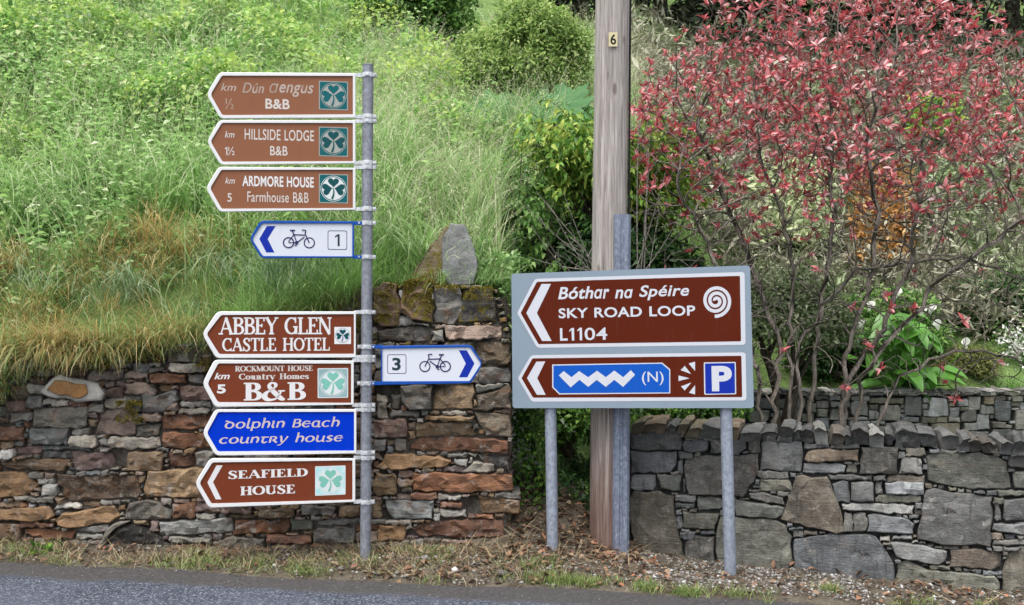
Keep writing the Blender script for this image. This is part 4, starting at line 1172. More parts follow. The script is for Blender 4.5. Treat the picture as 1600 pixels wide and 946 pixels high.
# 4: cycle route 1
pl, sg = finger(c2, [(370,180),(441,63),(1042,67),(1042,300),(446,305)], [(386,180),(452,80),(1030,81),(1030,292),(456,290)], (349, 402), M['sign_white'], M['frame_blue'], 9, 'small white cycle route sign with blue frame and number 1, pointing left')
flat(pl, [P2(pl, c2(q)) for q in ([(482,97),(538,97),(487,180),(433,180)], [(433,180),(487,180),(530,267),(478,267)])], D, 'chevron', M['royal'], sg, 0)
bicycle(pl, boxpx(c2, 585, 120, 790, 240), D, M['navy'], sg, flip=True)
boxed_number(pl, boxpx(c2, 872, 127, 997, 249), boxpx(c2, 918, 150, 949, 226), '1', D, sg)
# 5
pl, sg = finger(lambda q: q, [(316,522),(340,487),(556,487),(556,559),(338,560)], [(323,522),(346,492.5),(553,491),(553,553),(343,553.5)], (488, 558), M['brown'], M['white'], 9, 'brown hotel finger sign with two lines of large white serif capitals')
pen_text(pl, FONT_ROMAN, 'ABBEY GLEN', boxpx(c2, 178, 683, 898, 794), D, M['white_print'], sg, gap=-0.03)
pen_text(pl, FONT_ROMAN, 'CASTLE HOTEL', boxpx(c2, 195, 814, 887, 901), D, M['white_print'], sg, gap=0.0)
badge(pl, boxpx(c2, 915, 745, 1022, 855), D, sg, M['white'], M['sign_white'], M['teal_dark'], round_r=0.002)
# 6
pl, sg = finger(c3, [(60,180),(128,45),(920,50),(920,300),(133,314)], [(90,180),(151,65),(905,66),(905,290),(149,286)], (563, 633), M['brown'], M['white'], 9, 'brown guest house finger sign with large bold serif lettering and bleached square badge')
sans(pl, 'km', boxpx(c3, 128, 119, 216, 156), D, M['white_print'], sg, 0.022, 0.28)
sans(pl, '5', boxpx(c3, 143, 185, 193, 237), D, M['white_print'], sg, 0.035)
pen_text(pl, FONT_BOLD, 'ROCKMOUNT HOUSE', boxpx(c3, 245, 77, 688, 112), D, M['pale_print'], sg, gap=-0.02)
pen_text(pl, FONT_BOLD, 'Country Homes', boxpx(c3, 268, 121, 665, 158), D, M['pale_print'], sg, gap=0.02)
pen_text(pl, FONT_BOLD, 'B&B', boxpx(c3, 292, 172, 644, 277), D, M['white_print'], sg, gap=0.03)
badge(pl, boxpx(c3, 715, 92, 888, 263), D, sg, M['teal_pale'], M['disc_white'], M['mint'], rim=M['disc_white'])
# 7
pl, sg = finger(c3, [(60,460),(132,327),(935,326),(935,577),(137,590)], [(86,460),(151,341),(922,340),(922,561),(149,566)], (640, 707), M['blue'], M['white'], 9, 'royal blue finger sign with two lines of cream Gaelic lettering')
pen_text(pl, FONT_GAELIC, 'dolphin Beach', boxpx(c3, 182, 372, 852, 436), D, M['peach_print'], sg, slant=0.22, gap=0.03, wmul=1.3)
pen_text(pl, FONT_GAELIC, 'countRy house', boxpx(c3, 150, 458, 870, 522), D, M['peach_print'], sg, slant=0.22, gap=0.03, wmul=1.3)
# 8
pl, sg = finger(c3, [(17,745),(103,606),(928,606),(928,852),(97,886)], [(43,745),(117,627),(912,616),(912,840),(112,862)], (715, 784), M['brown'], M['white'], 13, 'lowest brown finger sign with white chevron and bleached mint badge')
flat(pl, [P2(pl, c3(q)) for q in ([(140,645),(175,645),(120,740),(88,742)], [(88,742),(120,740),(168,838),(135,838)])], D, 'chevron', M['white_print'], sg, 0)
pen_text(pl, FONT_BOLD, 'SEAFIELD', boxpx(c3, 205, 661, 658, 723), D, M['white_print'], sg, gap=0.02)
pen_text(pl, FONT_BOLD, 'HOUSE', boxpx(c3, 273, 754, 588, 816), D, M['white_print'], sg, gap=0.02)
badge(pl, boxpx(c3, 700, 645, 873, 818), D, sg, M['cyan_pale'], M['disc_white'], M['mint'], rim=M['disc_white'])
# 9: cycle route 3, pointing right
pl, sg = finger(c4, [(1415,350),(1280,139),(258,150),(258,594),(1280,576)], [(1396,350),(1268,165),(272,180),(272,553),(1264,549)], (542, 599), M['sign_white'], M['frame_blue'], 5, 'small white cycle route sign with blue frame and number 3, pointing right', right=True)
flat(pl, [P2(pl, c4(q)) for q in ([(1140,200),(1230,200),(1318,350),(1220,350)], [(1220,350),(1318,350),(1238,507),(1142,507)])], D, 'chevron', M['royal'], sg, 0)
bicycle(pl, boxpx(c4, 693, 238, 1050, 450), D, M['navy'], sg)
boxed_number(pl, boxpx(c4, 329, 247, 545, 468), boxpx(c4, 384, 285, 481, 431), '3', D, sg)

# ------------------------------------------------------------------ two-post direction sign
cs = crop(790, 400, 3.6375)
SP = Plane(988, 530, 6.40, -11.5, 1.25)
pA, pB = unproj(863, 858, 6.58), unproj(1141, 906, 6.30)
dsign = thing('direction_sign', ((pA.x + pB.x) / 2, 6.44, 0.03), 'large grey-backed brown tourist road sign with white lettering on two posts', 'road sign')
for (tx, ty), (bx, by), nm in (((858, 640), (863.5, 862), 'a'), ((1134.5, 640), (1141.5, 909), 'b')):
    s, v = SP.pt(tx, 530); p_top = Vector(SP.w(s, SP.pt(tx, 432)[1], -0.055))
    s2, v2 = SP.pt(tx, ty); q = Vector(SP.w(s2, v2, -0.055))
    b = unproj(bx, by, q.y)
    dirv = (q - b).normalized(); tpt = b + dirv * ((p_top.z - b.z) / dirv.z)
    MB().tube([b - dirv * 0.3, b, b.lerp(tpt, 0.5), tpt], 0.0385, 24).build('post', M['galv_post'], dsign, smooth=40)
panel_px = [(799, 428), (1172, 415), (1178, 638), (801, 638)]
pp = P2(SP, panel_px)
panel = plate(SP, rounded(pp, 0.022, 5), -0.004, 0.0, 'sign_panel', M['sign_grey'], dsign)
def bordered(outer, inner):
    o = rounded(P2(SP, cs(outer)), [0.012, 0.02, 0.02, 0.02, 0.02], 5); i = rounded(P2(SP, cs(inner)), [0.004, 0.008, 0.008, 0.008, 0.008], 5)
    flat(SP, [o], 0.0008, 'border', M['shaded_print'], panel); flat(SP, [i], 0.0014, 'brown_field', M['brown_dark'], panel)
bordered([(66,325),(167,131),(1358,92),(1364,506),(180,523)], [(86,325),(178,148),(1332,114),(1338,486),(187,502)])
bordered([(70,695),(145,565),(1364,549),(1369,822),(149,829)], [(91,695),(153,583),(1340,568),(1345,803),(156,806)])
E = 0.0020
def sp(name, polys, mat, d=E, step=0.0): flat(SP, [P2(SP, cs(q)) for q in polys], d, name, mat, panel, step)
sp('chevron', [[(205,160),(258,160),(178,325),(118,325)], [(118,325),(178,325),(262,484),(208,484)]], M['shaded_print'])
sp('chevron', [[(175,602),(226,600),(180,695),(122,695)], [(122,695),(180,695),(228,790),(178,790)]], M['shaded_print'])
cb = crop(860, 430, 9.46)
sans(SP, 'Bóth', boxpx(cb, 115, 166, 635, 362), E, M['shaded_print'], panel, 0.022, 0.22)
sans(SP, 'ɑ', boxpx(cb, 650, 207, 770, 352), E, M['shaded_print'], panel, 0.022, 0.22)
sans(SP, 'r', boxpx(cb, 776, 204, 872, 349), E, M['shaded_print'], panel, 0.022, 0.22)
sans(SP, 'n', boxpx(cs, 622, 191, 669, 243), E, M['shaded_print'], panel, 0.022, 0.22)
sans(SP, 'ɑ', boxpx(cs, 675, 189, 723, 242), E, M['shaded_print'], panel, 0.022, 0.22)
sans(SP, 'Spéire', boxpx(cs, 760, 161, 1042, 254), E, M['shaded_print'], panel, 0.018, 0.22)
sans(SP, 'SKY ROAD LOOP', boxpx(cs, 302, 281, 1077, 356), E, M['shaded_print'], panel, 0.022)
sans(SP, 'L', boxpx(cs, 310, 411, 352, 483), E, M['shaded_print'], panel, 0.022)
one(SP, boxpx(cs, 364, 410, 389, 482), E, M['shaded_print'], panel, 0.52)
one(SP, boxpx(cs, 409, 409, 434, 481), E, M['shaded_print'], panel, 0.52)
sans(SP, '04', boxpx(cs, 450, 407, 577, 480), E, M['shaded_print'], panel, 0.010)
spi = [(1196 + (8 + 76 * (i / 119)) * math.cos(math.radians(-170 + 985 * i / 119)), 256 + (8 + 80 * (i / 119)) * math.sin(math.radians(-170 + 985 * i / 119))) for i in range(120)]
sp('spiral_symbol', strip(spi, 19.0), M['shaded_print'])
bo = [(265,618),(890,607),(936,645),(936,782),(305,788),(265,748)]; bi = [(272,624),(887,613),(930,649),(930,776),(308,781),(272,745)]
sp('route_border', [bo], M['shaded_print']); sp('route_panel', [bi], M['bright_blue'], E + 0.0006)
zt = [(330,655),(375,690),(418,655),(470,690),(520,653),(570,690),(618,652),(668,690),(712,650)]; zb = [(303,680),(370,748),(420,705),(470,745),(518,705),(570,745),(618,705),(668,745),(736,676)]
sp('wave_symbol', [[zt[i], zt[i + 1], zb[i + 1], zb[i]] for i in range(8)], M['shaded_print'], E + 0.0012)
sans(SP, '(N)', boxpx(cs, 776, 657, 897, 736), E + 0.0012, M['shaded_print'], panel, 0.006)
sp('viewpoint_symbol', [[(1040,612),(1077,602),(1077,655)], [(995,650),(1018,626),(1055,672)], [(983,680),(983,712),(1045,696)], [(997,742),(1018,766),(1055,720)], [(1042,778),(1077,788),(1077,735)]], M['shaded_print'])
q = rounded(P2(SP, cs([(1126,606),(1308,603),(1311,787),(1129,790)])), 0.008); flat(SP, [q], E, 'parking_border', M['shaded_print'], panel)
q = rounded(P2(SP, cs([(1133,612),(1302,609),(1304,781),(1136,784)])), 0.006); flat(SP, [q], E + 0.0006, 'parking_panel', M['royal'], panel)
sans(SP, 'P', boxpx(cs, 1173, 625, 1285, 770), E + 0.0012, M['shaded_print'], panel, 0.045)
bpy.data.objects.remove(_to); bpy.data.curves.remove(_tc)

# ------------------------------------------------------------------ utility pole with cable guard
UY = 6.74
ub = unproj(951, 878, UY); 
upole = thing('utility_pole', (ub.x, UY, 0.0), 'weathered round timber utility pole with reddish foot behind the large sign', 'utility pole')
def upx(py): return unproj(np.interp(py, [0, 420, 860], [957.0, 951.5, 950.5]), py, UY)
levels = [910, 860, 760, 640, 520, 420, 300, 200, 100, 0, -300, -800, -1300]
pts = []; rad = []
for py in levels:
    p = upx(max(py, 0)); 
    if py < 0: p = unproj(957.0 - py * 0.012, py, UY)
    pts.append(p); rad.append(float(np.interp(py, [-1300, 0, 420, 860], [24, 26.5, 27.3, 29.5])) / F * UY)
mb = MB().tube(pts, rad, 40)
sh = mb.build('shaft', M['wood'], upole, smooth=50)
gx = unproj(971.5, 500, 6.60)
def guard(z0, z1, xb, xt):
    m = MB(); w, dp, t = 0.0505, 0.055, 0.004
    prof = [(-w - 0.012, dp), (-w, dp), (-w, 0.012), (-w + 0.012, 0), (-0.012, 0), (-0.006, 0.006), (0.006, 0.006), (0.012, 0), (w - 0.012, 0), (w, 0.012), (w, dp), (w + 0.012, dp),
            (w + 0.012, dp - t), (w + t, dp - t), (w + t, 0.010), (w - 0.010, -t), (0.012, -t), (0.006, 0.006 - t), (-0.006, 0.006 - t), (-0.012, -t), (-w + 0.010, -t), (-w - t, 0.010), (-w - t, dp - t), (-w - 0.012, dp - t)]
    n = len(prof)
    V = [(xb + a, 6.585 + b, z0) for a, b in prof] + [(xt + a, 6.60 + b, z1) for a, b in prof]
    Fc = [(i, (i + 1) % n, n + (i + 1) % n, n + i) for i in range(n)] + [tuple(range(n)), tuple(reversed(range(n, 2 * n)))]
    return V, Fc
zt_ = unproj(972, 335, 6.6).z; zb_ = unproj(970, 890, 6.59).z
V, Fc = guard(zb_ - 0.15, zt_, unproj(969.5, 888, 6.59).x, unproj(972.5, 335, 6.6).x)
g = build('cable_guard', V, Fc, M['galv_guard'], upole)
bm = bmesh.new(); bm.from_mesh(g.data); bmesh.ops.recalc_face_normals(bm, faces=bm.faces); bm.to_mesh(g.data); bm.free()
for py in (380, 480, 700, 800, 850):
    p = unproj(970, py, 6.59)
    for sx in (-1, 1):
        MB().tube([(p.x + sx * 0.058, 6.640, p.z), (p.x + sx * 0.058, 6.628, p.z)], 0.005, 8).build('bolt', M['clamp'], g)
MB().tube([unproj(983, 345, 6.68), unproj(983.5, 200, 6.70), unproj(985, 0, 6.74), unproj(992, -500, 6.76)], 0.007, 8).build('cable', M['cable'], upole, smooth=60)
npl = Plane(958, 62, UY - 0.128, 8)
nplate = plate(npl, rounded(P2(npl, [(951, 51), (964.5, 51), (964.5, 73), (951, 73)]), 0.004), 0.0, 0.003, 'number_plate', M['plate_yellow'], upole)
_tc = bpy.data.curves.new('lettering_curve', 'FONT'); _to = bpy.data.objects.new('lettering_curve', _tc); COL.objects.link(_to)
sans(npl, '6', (953.6, 54, 962.6, 70), 0.0036, M['black'], nplate, 0.02)
bpy.data.objects.remove(_to); bpy.data.curves.remove(_tc)
# ------------------------------------------------------------------ foliage builders
def unit(a):
    return a / np.maximum(np.linalg.norm(a, axis=1, keepdims=True), 1e-9)

def leaves(name, pos, dirv, nrm, L, W, mat, parent=None, origin=(0, 0, 0), fold=0.25, droop=0.15, simple=False):
    """many leaves as one mesh: each a pointed blade with a folded midrib; pos/dir/normal (N,3), L/W (N,)"""
    pos = np.asarray(pos, float); d = unit(np.asarray(dirv, float)); n = np.asarray(nrm, float)
    s = unit(np.cross(d, n)); n = np.cross(s, d)
    L = np.broadcast_to(L, (len(pos),))[:, None]; W = np.broadcast_to(W, (len(pos),))[:, None]
    N = len(pos)
    if simple:
        a = pos; t = pos + d * L - n * L * droop
        m = pos + d * L * 0.45 + n * W * fold * 0.5
        V = np.stack([a, m - s * W * 0.5, t, m + s * W * 0.5], 1).reshape(-1, 3)
        b = (np.arange(N) * 4)[:, None]
        loops = (b + np.array([[0, 1, 2, 3]])).ravel(); sizes = np.full(N, 4)
    else:
        p1 = pos + d * L * 0.38; p2 = pos + d * L * 0.74 - n * L * droop * 0.4; t = pos + d * L - n * L * droop
        f = n * W * fold
        V = np.stack([pos, p1 - s * W * 0.5 + f * 0.5, p1, p1 + s * W * 0.5 + f * 0.5, p2 - s * W * 0.36 + f * 0.3, p2, p2 + s * W * 0.36 + f * 0.3, t], 1).reshape(-1, 3)
        b = (np.arange(N) * 8)[:, None]
        pat = np.array([[0, 2, 1, 0, 3, 2, 1, 2, 5, 4, 2, 3, 6, 5, 4, 5, 7, 5, 6, 7]])
        loops = (b + pat).ravel(); sizes = np.tile([3, 3, 4, 4, 3, 3], N)
    return np_build(name, V, loops, sizes, mat, parent, origin, smooth=not simple)

def blades(name, pos, az, H, W, lean, curl, mat, parent=None, origin=(0, 0, 0), seg=4):
    """curved tapering grass blades; az heading, lean start angle from vertical, curl extra bend over the length"""
    pos = np.asarray(pos, float); N = len(pos)
    h = np.stack([np.cos(az), np.sin(az), np.zeros(N)], 1); up = np.array([0, 0, 1.0])
    side = np.stack([-np.sin(az), np.cos(az), np.zeros(N)], 1)
    tw = rng.uniform(-0.9, 0.9, N)[:, None]; side = unit(side + h * tw)
    p = pos.copy(); rows = []
    for k in range(seg + 1):
        t = k / seg
        w = (W * (1 - t ** 1.6) * (0.75 + 0.5 * t))[:, None]
        if k < seg: rows += [p - side * w / 2, p + side * w / 2]
        else: rows += [p]
        a = lean + curl * t
        p = p + (h * np.sin(a)[:, None] + up * np.cos(a)[:, None]) * (H / seg)[:, None]
    nv = 2 * seg + 1
    V = np.stack(rows, 1).reshape(-1, 3); b = (np.arange(N) * nv)[:, None]
    pat, sz = [], []
    for k in range(seg - 1): pat += [2*k, 2*k+1, 2*k+3, 2*k+2]; sz.append(4)
    pat += [2*seg-2, 2*seg-1, 2*seg]; sz.append(3)
    return np_build(name, V, (b + np.array([pat])).ravel(), np.tile(sz, N), mat, parent, origin, smooth=True)

def rand_dirs(n, up=0.0):
    v = rng.normal(size=(n, 3)); v = unit(v); v[:, 2] += up; return unit(v)

def tufts(xy, zfun, per, spread):
    base = np.repeat(xy, per, axis=0) + rng.normal(scale=spread, size=(len(xy) * per, 2))
    return np.column_stack([base, zfun(base[:, 0], base[:, 1])])

def G_(*c): return tuple(c)
def GV(k, *c): return tuple(min(0.8, x * k) for x in c[:3]) + tuple(c[3:])
M['nettle'] = leafmat('nettle leaves', [(0.0, (0.090, 0.194, 0.054)), (0.4, (0.213, 0.389, 0.119)), (0.75, (0.347, 0.529, 0.194)), (0.92, (0.504, 0.626, 0.324)), (1.0, (0.672, 0.713, 0.518))], patch=(0.347, 0.529, 0.162, 1), pscale=0.8, rough=0.42, spec=0.5, trans=0.5)
M['bramble'] = leafmat('bramble leaves', [(0.0, (0.078, 0.184, 0.043)), (0.4, (0.202, 0.389, 0.086)), (0.75, (0.358, 0.540, 0.130)), (0.93, (0.538, 0.626, 0.184)), (1.0, (0.672, 0.691, 0.410))], patch=(0.448, 0.572, 0.130, 1), pscale=1.3, rough=0.42, spec=0.5, trans=0.5)
M['grass'] = leafmat('meadow grass', [(0.0, (0.112, 0.238, 0.054)), (0.45, (0.258, 0.443, 0.130)), (0.8, (0.414, 0.562, 0.238)), (1.0, (0.627, 0.648, 0.410))], trans=0.5, patch=(0.280, 0.497, 0.130, 1), pscale=0.7)
M['arching'] = leafmat('broad pale grass', [(0.0, (0.157, 0.302, 0.086)), (0.5, (0.314, 0.486, 0.184)), (0.85, (0.493, 0.616, 0.335)), (1.0, (0.694, 0.713, 0.518))], trans=0.5, spec=0.5)
M['verge_green'] = leafmat('verge grass', [(0.0, (0.08, 0.13, 0.03)), (0.6, (0.19, 0.28, 0.07)), (1.0, (0.36, 0.36, 0.16))], trans=0.35)
M['seed'] = leafmat('pale seeding grass', [(0.0, (0.42, 0.44, 0.24)), (0.6, (0.60, 0.60, 0.40)), (1.0, (0.72, 0.68, 0.50))], trans=0.4)
M['dry'] = leafmat('dead straw grass', [(0.0, (0.20, 0.14, 0.06)), (0.3, (0.42, 0.29, 0.10)), (0.55, (0.56, 0.42, 0.17)), (0.75, (0.66, 0.56, 0.32)), (0.85, (0.36, 0.44, 0.17)), (1.0, (0.24, 0.38, 0.12))], trans=0.4)
M['bluegrass'] = leafmat('blue-green cocksfoot', [(0.0, GV(1.35, 0.08, 0.14, 0.06)), (0.6, GV(1.35, 0.20, 0.29, 0.15)), (1.0, GV(1.35, 0.38, 0.44, 0.32))], trans=0.3)
M['moss'] = leafmat('olive moss', [(0.0, GV(1.20, 0.05, 0.05, 0.006)), (0.5, GV(1.20, 0.15, 0.12, 0.012)), (1.0, GV(1.20, 0.27, 0.21, 0.03))], trans=0.2)
M['shrub_mid'] = leafmat('mid green shrub leaves', [(0.0, GV(1.50, 0.035, 0.085, 0.02)), (0.5, GV(1.50, 0.09, 0.19, 0.04)), (1.0, GV(1.50, 0.20, 0.31, 0.09))])
M['shrub_pale'] = leafmat('pale olive shrub leaves', [(0.0, GV(1.50, 0.07, 0.13, 0.03)), (0.5, GV(1.50, 0.16, 0.25, 0.06)), (1.0, GV(1.50, 0.30, 0.36, 0.13))])
M['shrub_lime'] = leafmat('yellow-green shrub leaves', [(0.0, (0.05, 0.14, 0.02)), (0.45, (0.17, 0.34, 0.05)), (0.8, (0.36, 0.48, 0.08)), (1.0, (0.52, 0.56, 0.14))])
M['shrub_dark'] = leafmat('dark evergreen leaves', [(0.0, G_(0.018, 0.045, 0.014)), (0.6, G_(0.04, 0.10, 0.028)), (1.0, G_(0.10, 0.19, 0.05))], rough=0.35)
M['variegated'] = leafmat('cream variegated leaves', [(0.0, GV(1.40, 0.08, 0.13, 0.05)), (0.5, GV(1.40, 0.20, 0.26, 0.13)), (1.0, GV(1.40, 0.42, 0.44, 0.30))])
M['conifer'] = leafmat('dark conifer needles', [(0.0, G_(0.018, 0.028, 0.014)), (0.6, G_(0.04, 0.055, 0.028)), (1.0, G_(0.085, 0.085, 0.05))], trans=0.1)
M['gold_conifer'] = leafmat('golden dwarf conifer', [(0.0, G_(0.05, 0.07, 0.015)), (0.6, G_(0.12, 0.14, 0.03)), (1.0, G_(0.26, 0.25, 0.07))], trans=0.1)
M['red'] = leafmat('red shrub leaves', [(0.0, (0.20, 0.035, 0.045)), (0.22, (0.40, 0.07, 0.08)), (0.52, (0.58, 0.11, 0.11)), (0.76, (0.54, 0.18, 0.19)), (0.90, (0.60, 0.32, 0.33)), (1.0, (0.70, 0.52, 0.52))], rough=0.28, trans=0.35, spec=0.6)
M['bracken'] = leafmat('dead grey-brown bracken', [(0.0, (0.13, 0.12, 0.08)), (0.5, (0.27, 0.26, 0.18)), (0.85, (0.38, 0.37, 0.27)), (1.0, (0.50, 0.49, 0.38))], trans=0.25, patch=(0.22, 0.32, 0.13, 1), pscale=0.8)
M['rusty_fern'] = leafmat('rust orange fern', [(0.0, GV(1.20, 0.16, 0.07, 0.02)), (0.6, GV(1.20, 0.32, 0.16, 0.045)), (1.0, GV(1.20, 0.42, 0.27, 0.10))], trans=0.2)
M['pale_fern'] = leafmat('pale green fern', [(0.0, GV(1.30, 0.18, 0.22, 0.10)), (0.6, GV(1.30, 0.33, 0.38, 0.20)), (1.0, GV(1.30, 0.46, 0.48, 0.31))], trans=0.3)
M['lily_leaf'] = leafmat('lily leaf', [(0.0, GV(1.30, 0.045, 0.14, 0.018)), (0.6, GV(1.30, 0.10, 0.26, 0.035)), (0.85, GV(1.30, 0.20, 0.34, 0.05)), (1.0, GV(1.30, 0.46, 0.46, 0.10))], rough=0.3, trans=0.3, spec=0.5)
M['gunnera'] = leafmat('giant rhubarb leaf', [(0.0, (0.045, 0.13, 0.05)), (1.0, (0.09, 0.20, 0.075))], rough=0.6, trans=0.2, spec=0.15)
M['petal'] = leafmat('white petals', [(0.0, G_(0.72, 0.72, 0.66)), (1.0, G_(0.85, 0.85, 0.80))], trans=0.3)
M['litter'] = leafmat('dead leaf litter', [(0.0, G_(0.045, 0.025, 0.016)), (0.4, G_(0.10, 0.055, 0.032)), (0.65, G_(0.18, 0.095, 0.055)), (0.86, G_(0.22, 0.17, 0.11)), (0.97, G_(0.26, 0.13, 0.07)), (1.0, G_(0.36, 0.12, 0.06))], rough=0.7, trans=0.1)
M['straw'] = leafmat('straw and dead twigs', [(0.0, G_(0.08, 0.06, 0.04)), (0.6, G_(0.24, 0.19, 0.11)), (1.0, G_(0.42, 0.36, 0.22))], rough=0.8, trans=0.1)
M['ivy'] = leafmat('small glossy wall leaves', [(0.0, G_(0.03, 0.08, 0.015)), (0.6, G_(0.08, 0.19, 0.03)), (1.0, G_(0.20, 0.34, 0.06))], rough=0.35)
def barkmat(name, a, b):
    m = NT(name); c = m.obj(); n = m.noise(m.map(c, (30, 30, 8)), 3, 5, 0.7)
    m.base(m.mix(m.step(n, 0.35, 0.65), a, b), 0.85, 0.2); m.bump(n, 0.5, 0.004); return m.m
M['bark'] = barkmat('grey-brown bark', (0.065, 0.055, 0.046, 1), (0.19, 0.165, 0.14, 1))
M['bark_pale'] = barkmat('pale dead twig bark', (0.18, 0.16, 0.14, 1), (0.36, 0.33, 0.30, 1))
M['bark_dark'] = barkmat('dark trunk bark', (0.025, 0.02, 0.016, 1), (0.07, 0.055, 0.042, 1))
def gravelmat():
    m = NT('limestone chippings'); g = m.n("NewGeometry")
    m.base(m.ramp(g.outputs["Random Per Island"], [(0.0, (0.10, 0.09, 0.08)), (0.5, (0.17, 0.155, 0.14)), (0.85, (0.24, 0.23, 0.215)), (1.0, (0.46, 0.46, 0.45))]), 0.8, 0.3); return m.m
M['gravel'] = gravelmat()

# ------------------------------------------------------------------ hillside vegetation (masses nobody could count)
def hill_pts(n, x0, x1, y0, y1, power=1.0):
    x = rng.uniform(x0, x1, n); y = y0 + (y1 - y0) * rng.uniform(0, 1, n) ** power
    thin = (x < -1.95 + 0.2 * np.sin(y * 9)) & (y < 7.3 + 0.22 * np.sin(x * 4.3)) & (rng.random(n) < 0.72)      # the dead-grass band on the bank face
    return np.column_stack([x, y])[~thin]
tz = lambda x, y: terrain_z(x, y) - 0.01

# broad-leaved herbs: nettles, brambles, on the left two thirds
p = hill_pts(6800, -7.6, 1.6, 6.95, 14.5, 1.15)
herb = sstep(-0.25, 0.45, vnoise(p[:, 0], p[:, 1], 1.1, 2.0) + 0.55 * np.clip((-1.4 - p[:, 0]) / 1.5, -1.2, 1) + 0.35 * (p[:, 1] > 8.2) - 0.3)
p = p[(rng.random(len(p)) < np.clip(herb, 0.06, 1)) & ~((p[:, 0] > -0.12) & (p[:, 1] < 8.9))]
hgt = rng.uniform(0.25, 0.80, len(p)) * (0.75 + 0.35 * vnoise(p[:, 0], p[:, 1], 1.9, 4))
k = 15
base = np.column_stack([p, tz(p[:, 0], p[:, 1])])
leanx = rng.normal(scale=0.22, size=(len(p), 2)); leanx[:, 1] -= 0.10
t = np.tile(np.linspace(0.25, 1.0, k), len(p)); idx = np.repeat(np.arange(len(p)), k)
pos = base[idx].copy(); pos[:, :2] += leanx[idx] * (t * hgt[idx])[:, None]; pos[:, 2] += t * hgt[idx]
az = rng.uniform(0, 2 * np.pi, len(pos))
d = np.stack([np.cos(az), np.sin(az), rng.uniform(-0.35, 0.55, len(pos))], 1)
pos += d * 0.012
n = unit(np.stack([rng.normal(scale=.35, size=len(pos)), rng.normal(scale=.35, size=len(pos)) - 0.25, np.ones(len(pos))], 1))
Ls = rng.uniform(0.03, 0.115, len(pos)) * (1.2 - 0.6 * t) * (0.75 + 0.5 * rng.random(len(p)))[idx]
o = leaves('herbs', pos, d, n, Ls, Ls * rng.uniform(0.42, 0.7, len(pos)), M['nettle'], simple=True, fold=0.4, droop=0.25)
tag(o, 'mass of nettles and brambles on the hillside', 'herbs', kind='stuff')

# bramble mounds: clumps with shaded hollows between
mc = hill_pts(120, -7.2, -0.3, 7.4, 13.8, 0.9)
mc = mc[rng.random(len(mc)) < np.where(mc[:, 0] < -1.6, 1.0, 0.35)]
MP, MD = [], []
for x, y in mc:
    r = rng.uniform(0.14, 0.42); n_ = int(3600 * r * r) + 60
    dd = unit(rng.normal(size=(n_, 3)) + np.array([0, -0.3, 0.5])); zc = float(terrain_z(x, y)) + rng.uniform(0.05, 0.35)
    sq = np.array([rng.uniform(0.9, 1.5), 1.0, rng.uniform(0.7, 1.2)])
    MP.append(np.array([x, y, zc]) + dd * sq * r * rng.uniform(0.7, 1.12, (n_, 1))); MD.append(dd)
MP = np.concatenate(MP); MD = np.concatenate(MD); n_ = len(MP)
Lm = rng.uniform(0.025, 0.08, n_)
o = leaves('brambles', MP, unit(MD + 0.9 * rand_dirs(n_) - np.array([0, 0, 0.3])), unit(MD + np.array([0, -0.1, 0.7]) + 0.35 * rand_dirs(n_)), Lm, Lm * rng.uniform(0.5, 0.75, n_), M['bramble'], simple=False, fold=0.35, droop=0.2)
tag(o, 'mounds of yellow-green bramble on the hillside', 'brambles', kind='stuff')

# meadow grass
g1 = hill_pts(7200, -7.4, 1.9, 6.92, 14.5, 1.25)
gw = sstep(-0.6, 0.5, -vnoise(g1[:, 0], g1[:, 1], 1.1, 2.0) + 0.8 * np.clip((g1[:, 0] + 2.4) / 1.5, -0.4, 1) + 0.5 * (g1[:, 1] < 8.0))
g1 = g1[(rng.random(len(g1)) < np.clip(gw, 0.25, 1)) & ~((g1[:, 0] > -0.12) & (g1[:, 1] < 8.9))]
B = tufts(g1, tz, 13, 0.05); N = len(B)
o = blades('meadow_grass', B, rng.uniform(0, 2*np.pi, N), rng.uniform(0.22, 0.62, N), rng.uniform(0.004, 0.010, N), rng.uniform(0.0, 0.45, N), rng.uniform(0.2, 1.9, N), M['grass'])
tag(o, 'long green meadow grass covering the bank', 'grass', kind='stuff')

# pale seed heads arching above the grass
s1 = hill_pts(5600, -6.5, 1.6, 7.0, 14.0, 1.2)
sw = 0.22 + 0.78 * sstep(-2.4, -0.9, s1[:, 0]); s1 = s1[(rng.random(len(s1)) < sw) & ~((s1[:, 0] > -0.12) & (s1[:, 1] < 8.9))]
B = tufts(s1, tz, 3, 0.08); N = len(B)
az = rng.uniform(0, 2*np.pi, N); H = rng.uniform(0.45, 0.85, N); ln = rng.uniform(0.0, 0.3, N); cu = rng.uniform(0.3, 1.6, N)
o = blades('seeding_grass', B, az, H, rng.uniform(0.004, 0.007, N), ln, cu, M['seed'], seg=5)
tag(o, 'pale seeding grass stems above the meadow', 'grass', kind='stuff')
hh = np.stack([np.cos(az), np.sin(az)], 1); P = B.copy()
for q in range(5):
    a = ln + cu * (q / 5); P[:, :2] += hh * (np.sin(a) * H / 5)[:, None]; P[:, 2] += np.cos(a) * H / 5
    if q == 3: P3 = P.copy()
kk = 7; idx = np.repeat(np.arange(N), kk); tt = np.tile(np.linspace(0, 1, kk), N)[:, None]
pos = P3[idx] * (1 - tt) + P[idx] * tt
d = rand_dirs(len(pos), 0.4); 
o = leaves('seed_heads', pos, d, rand_dirs(len(pos)), rng.uniform(0.012, 0.03, len(pos)), 0.006, M['seed'], simple=True)
tag(o, 'pale grass seed heads above the meadow', 'grass', kind='stuff')

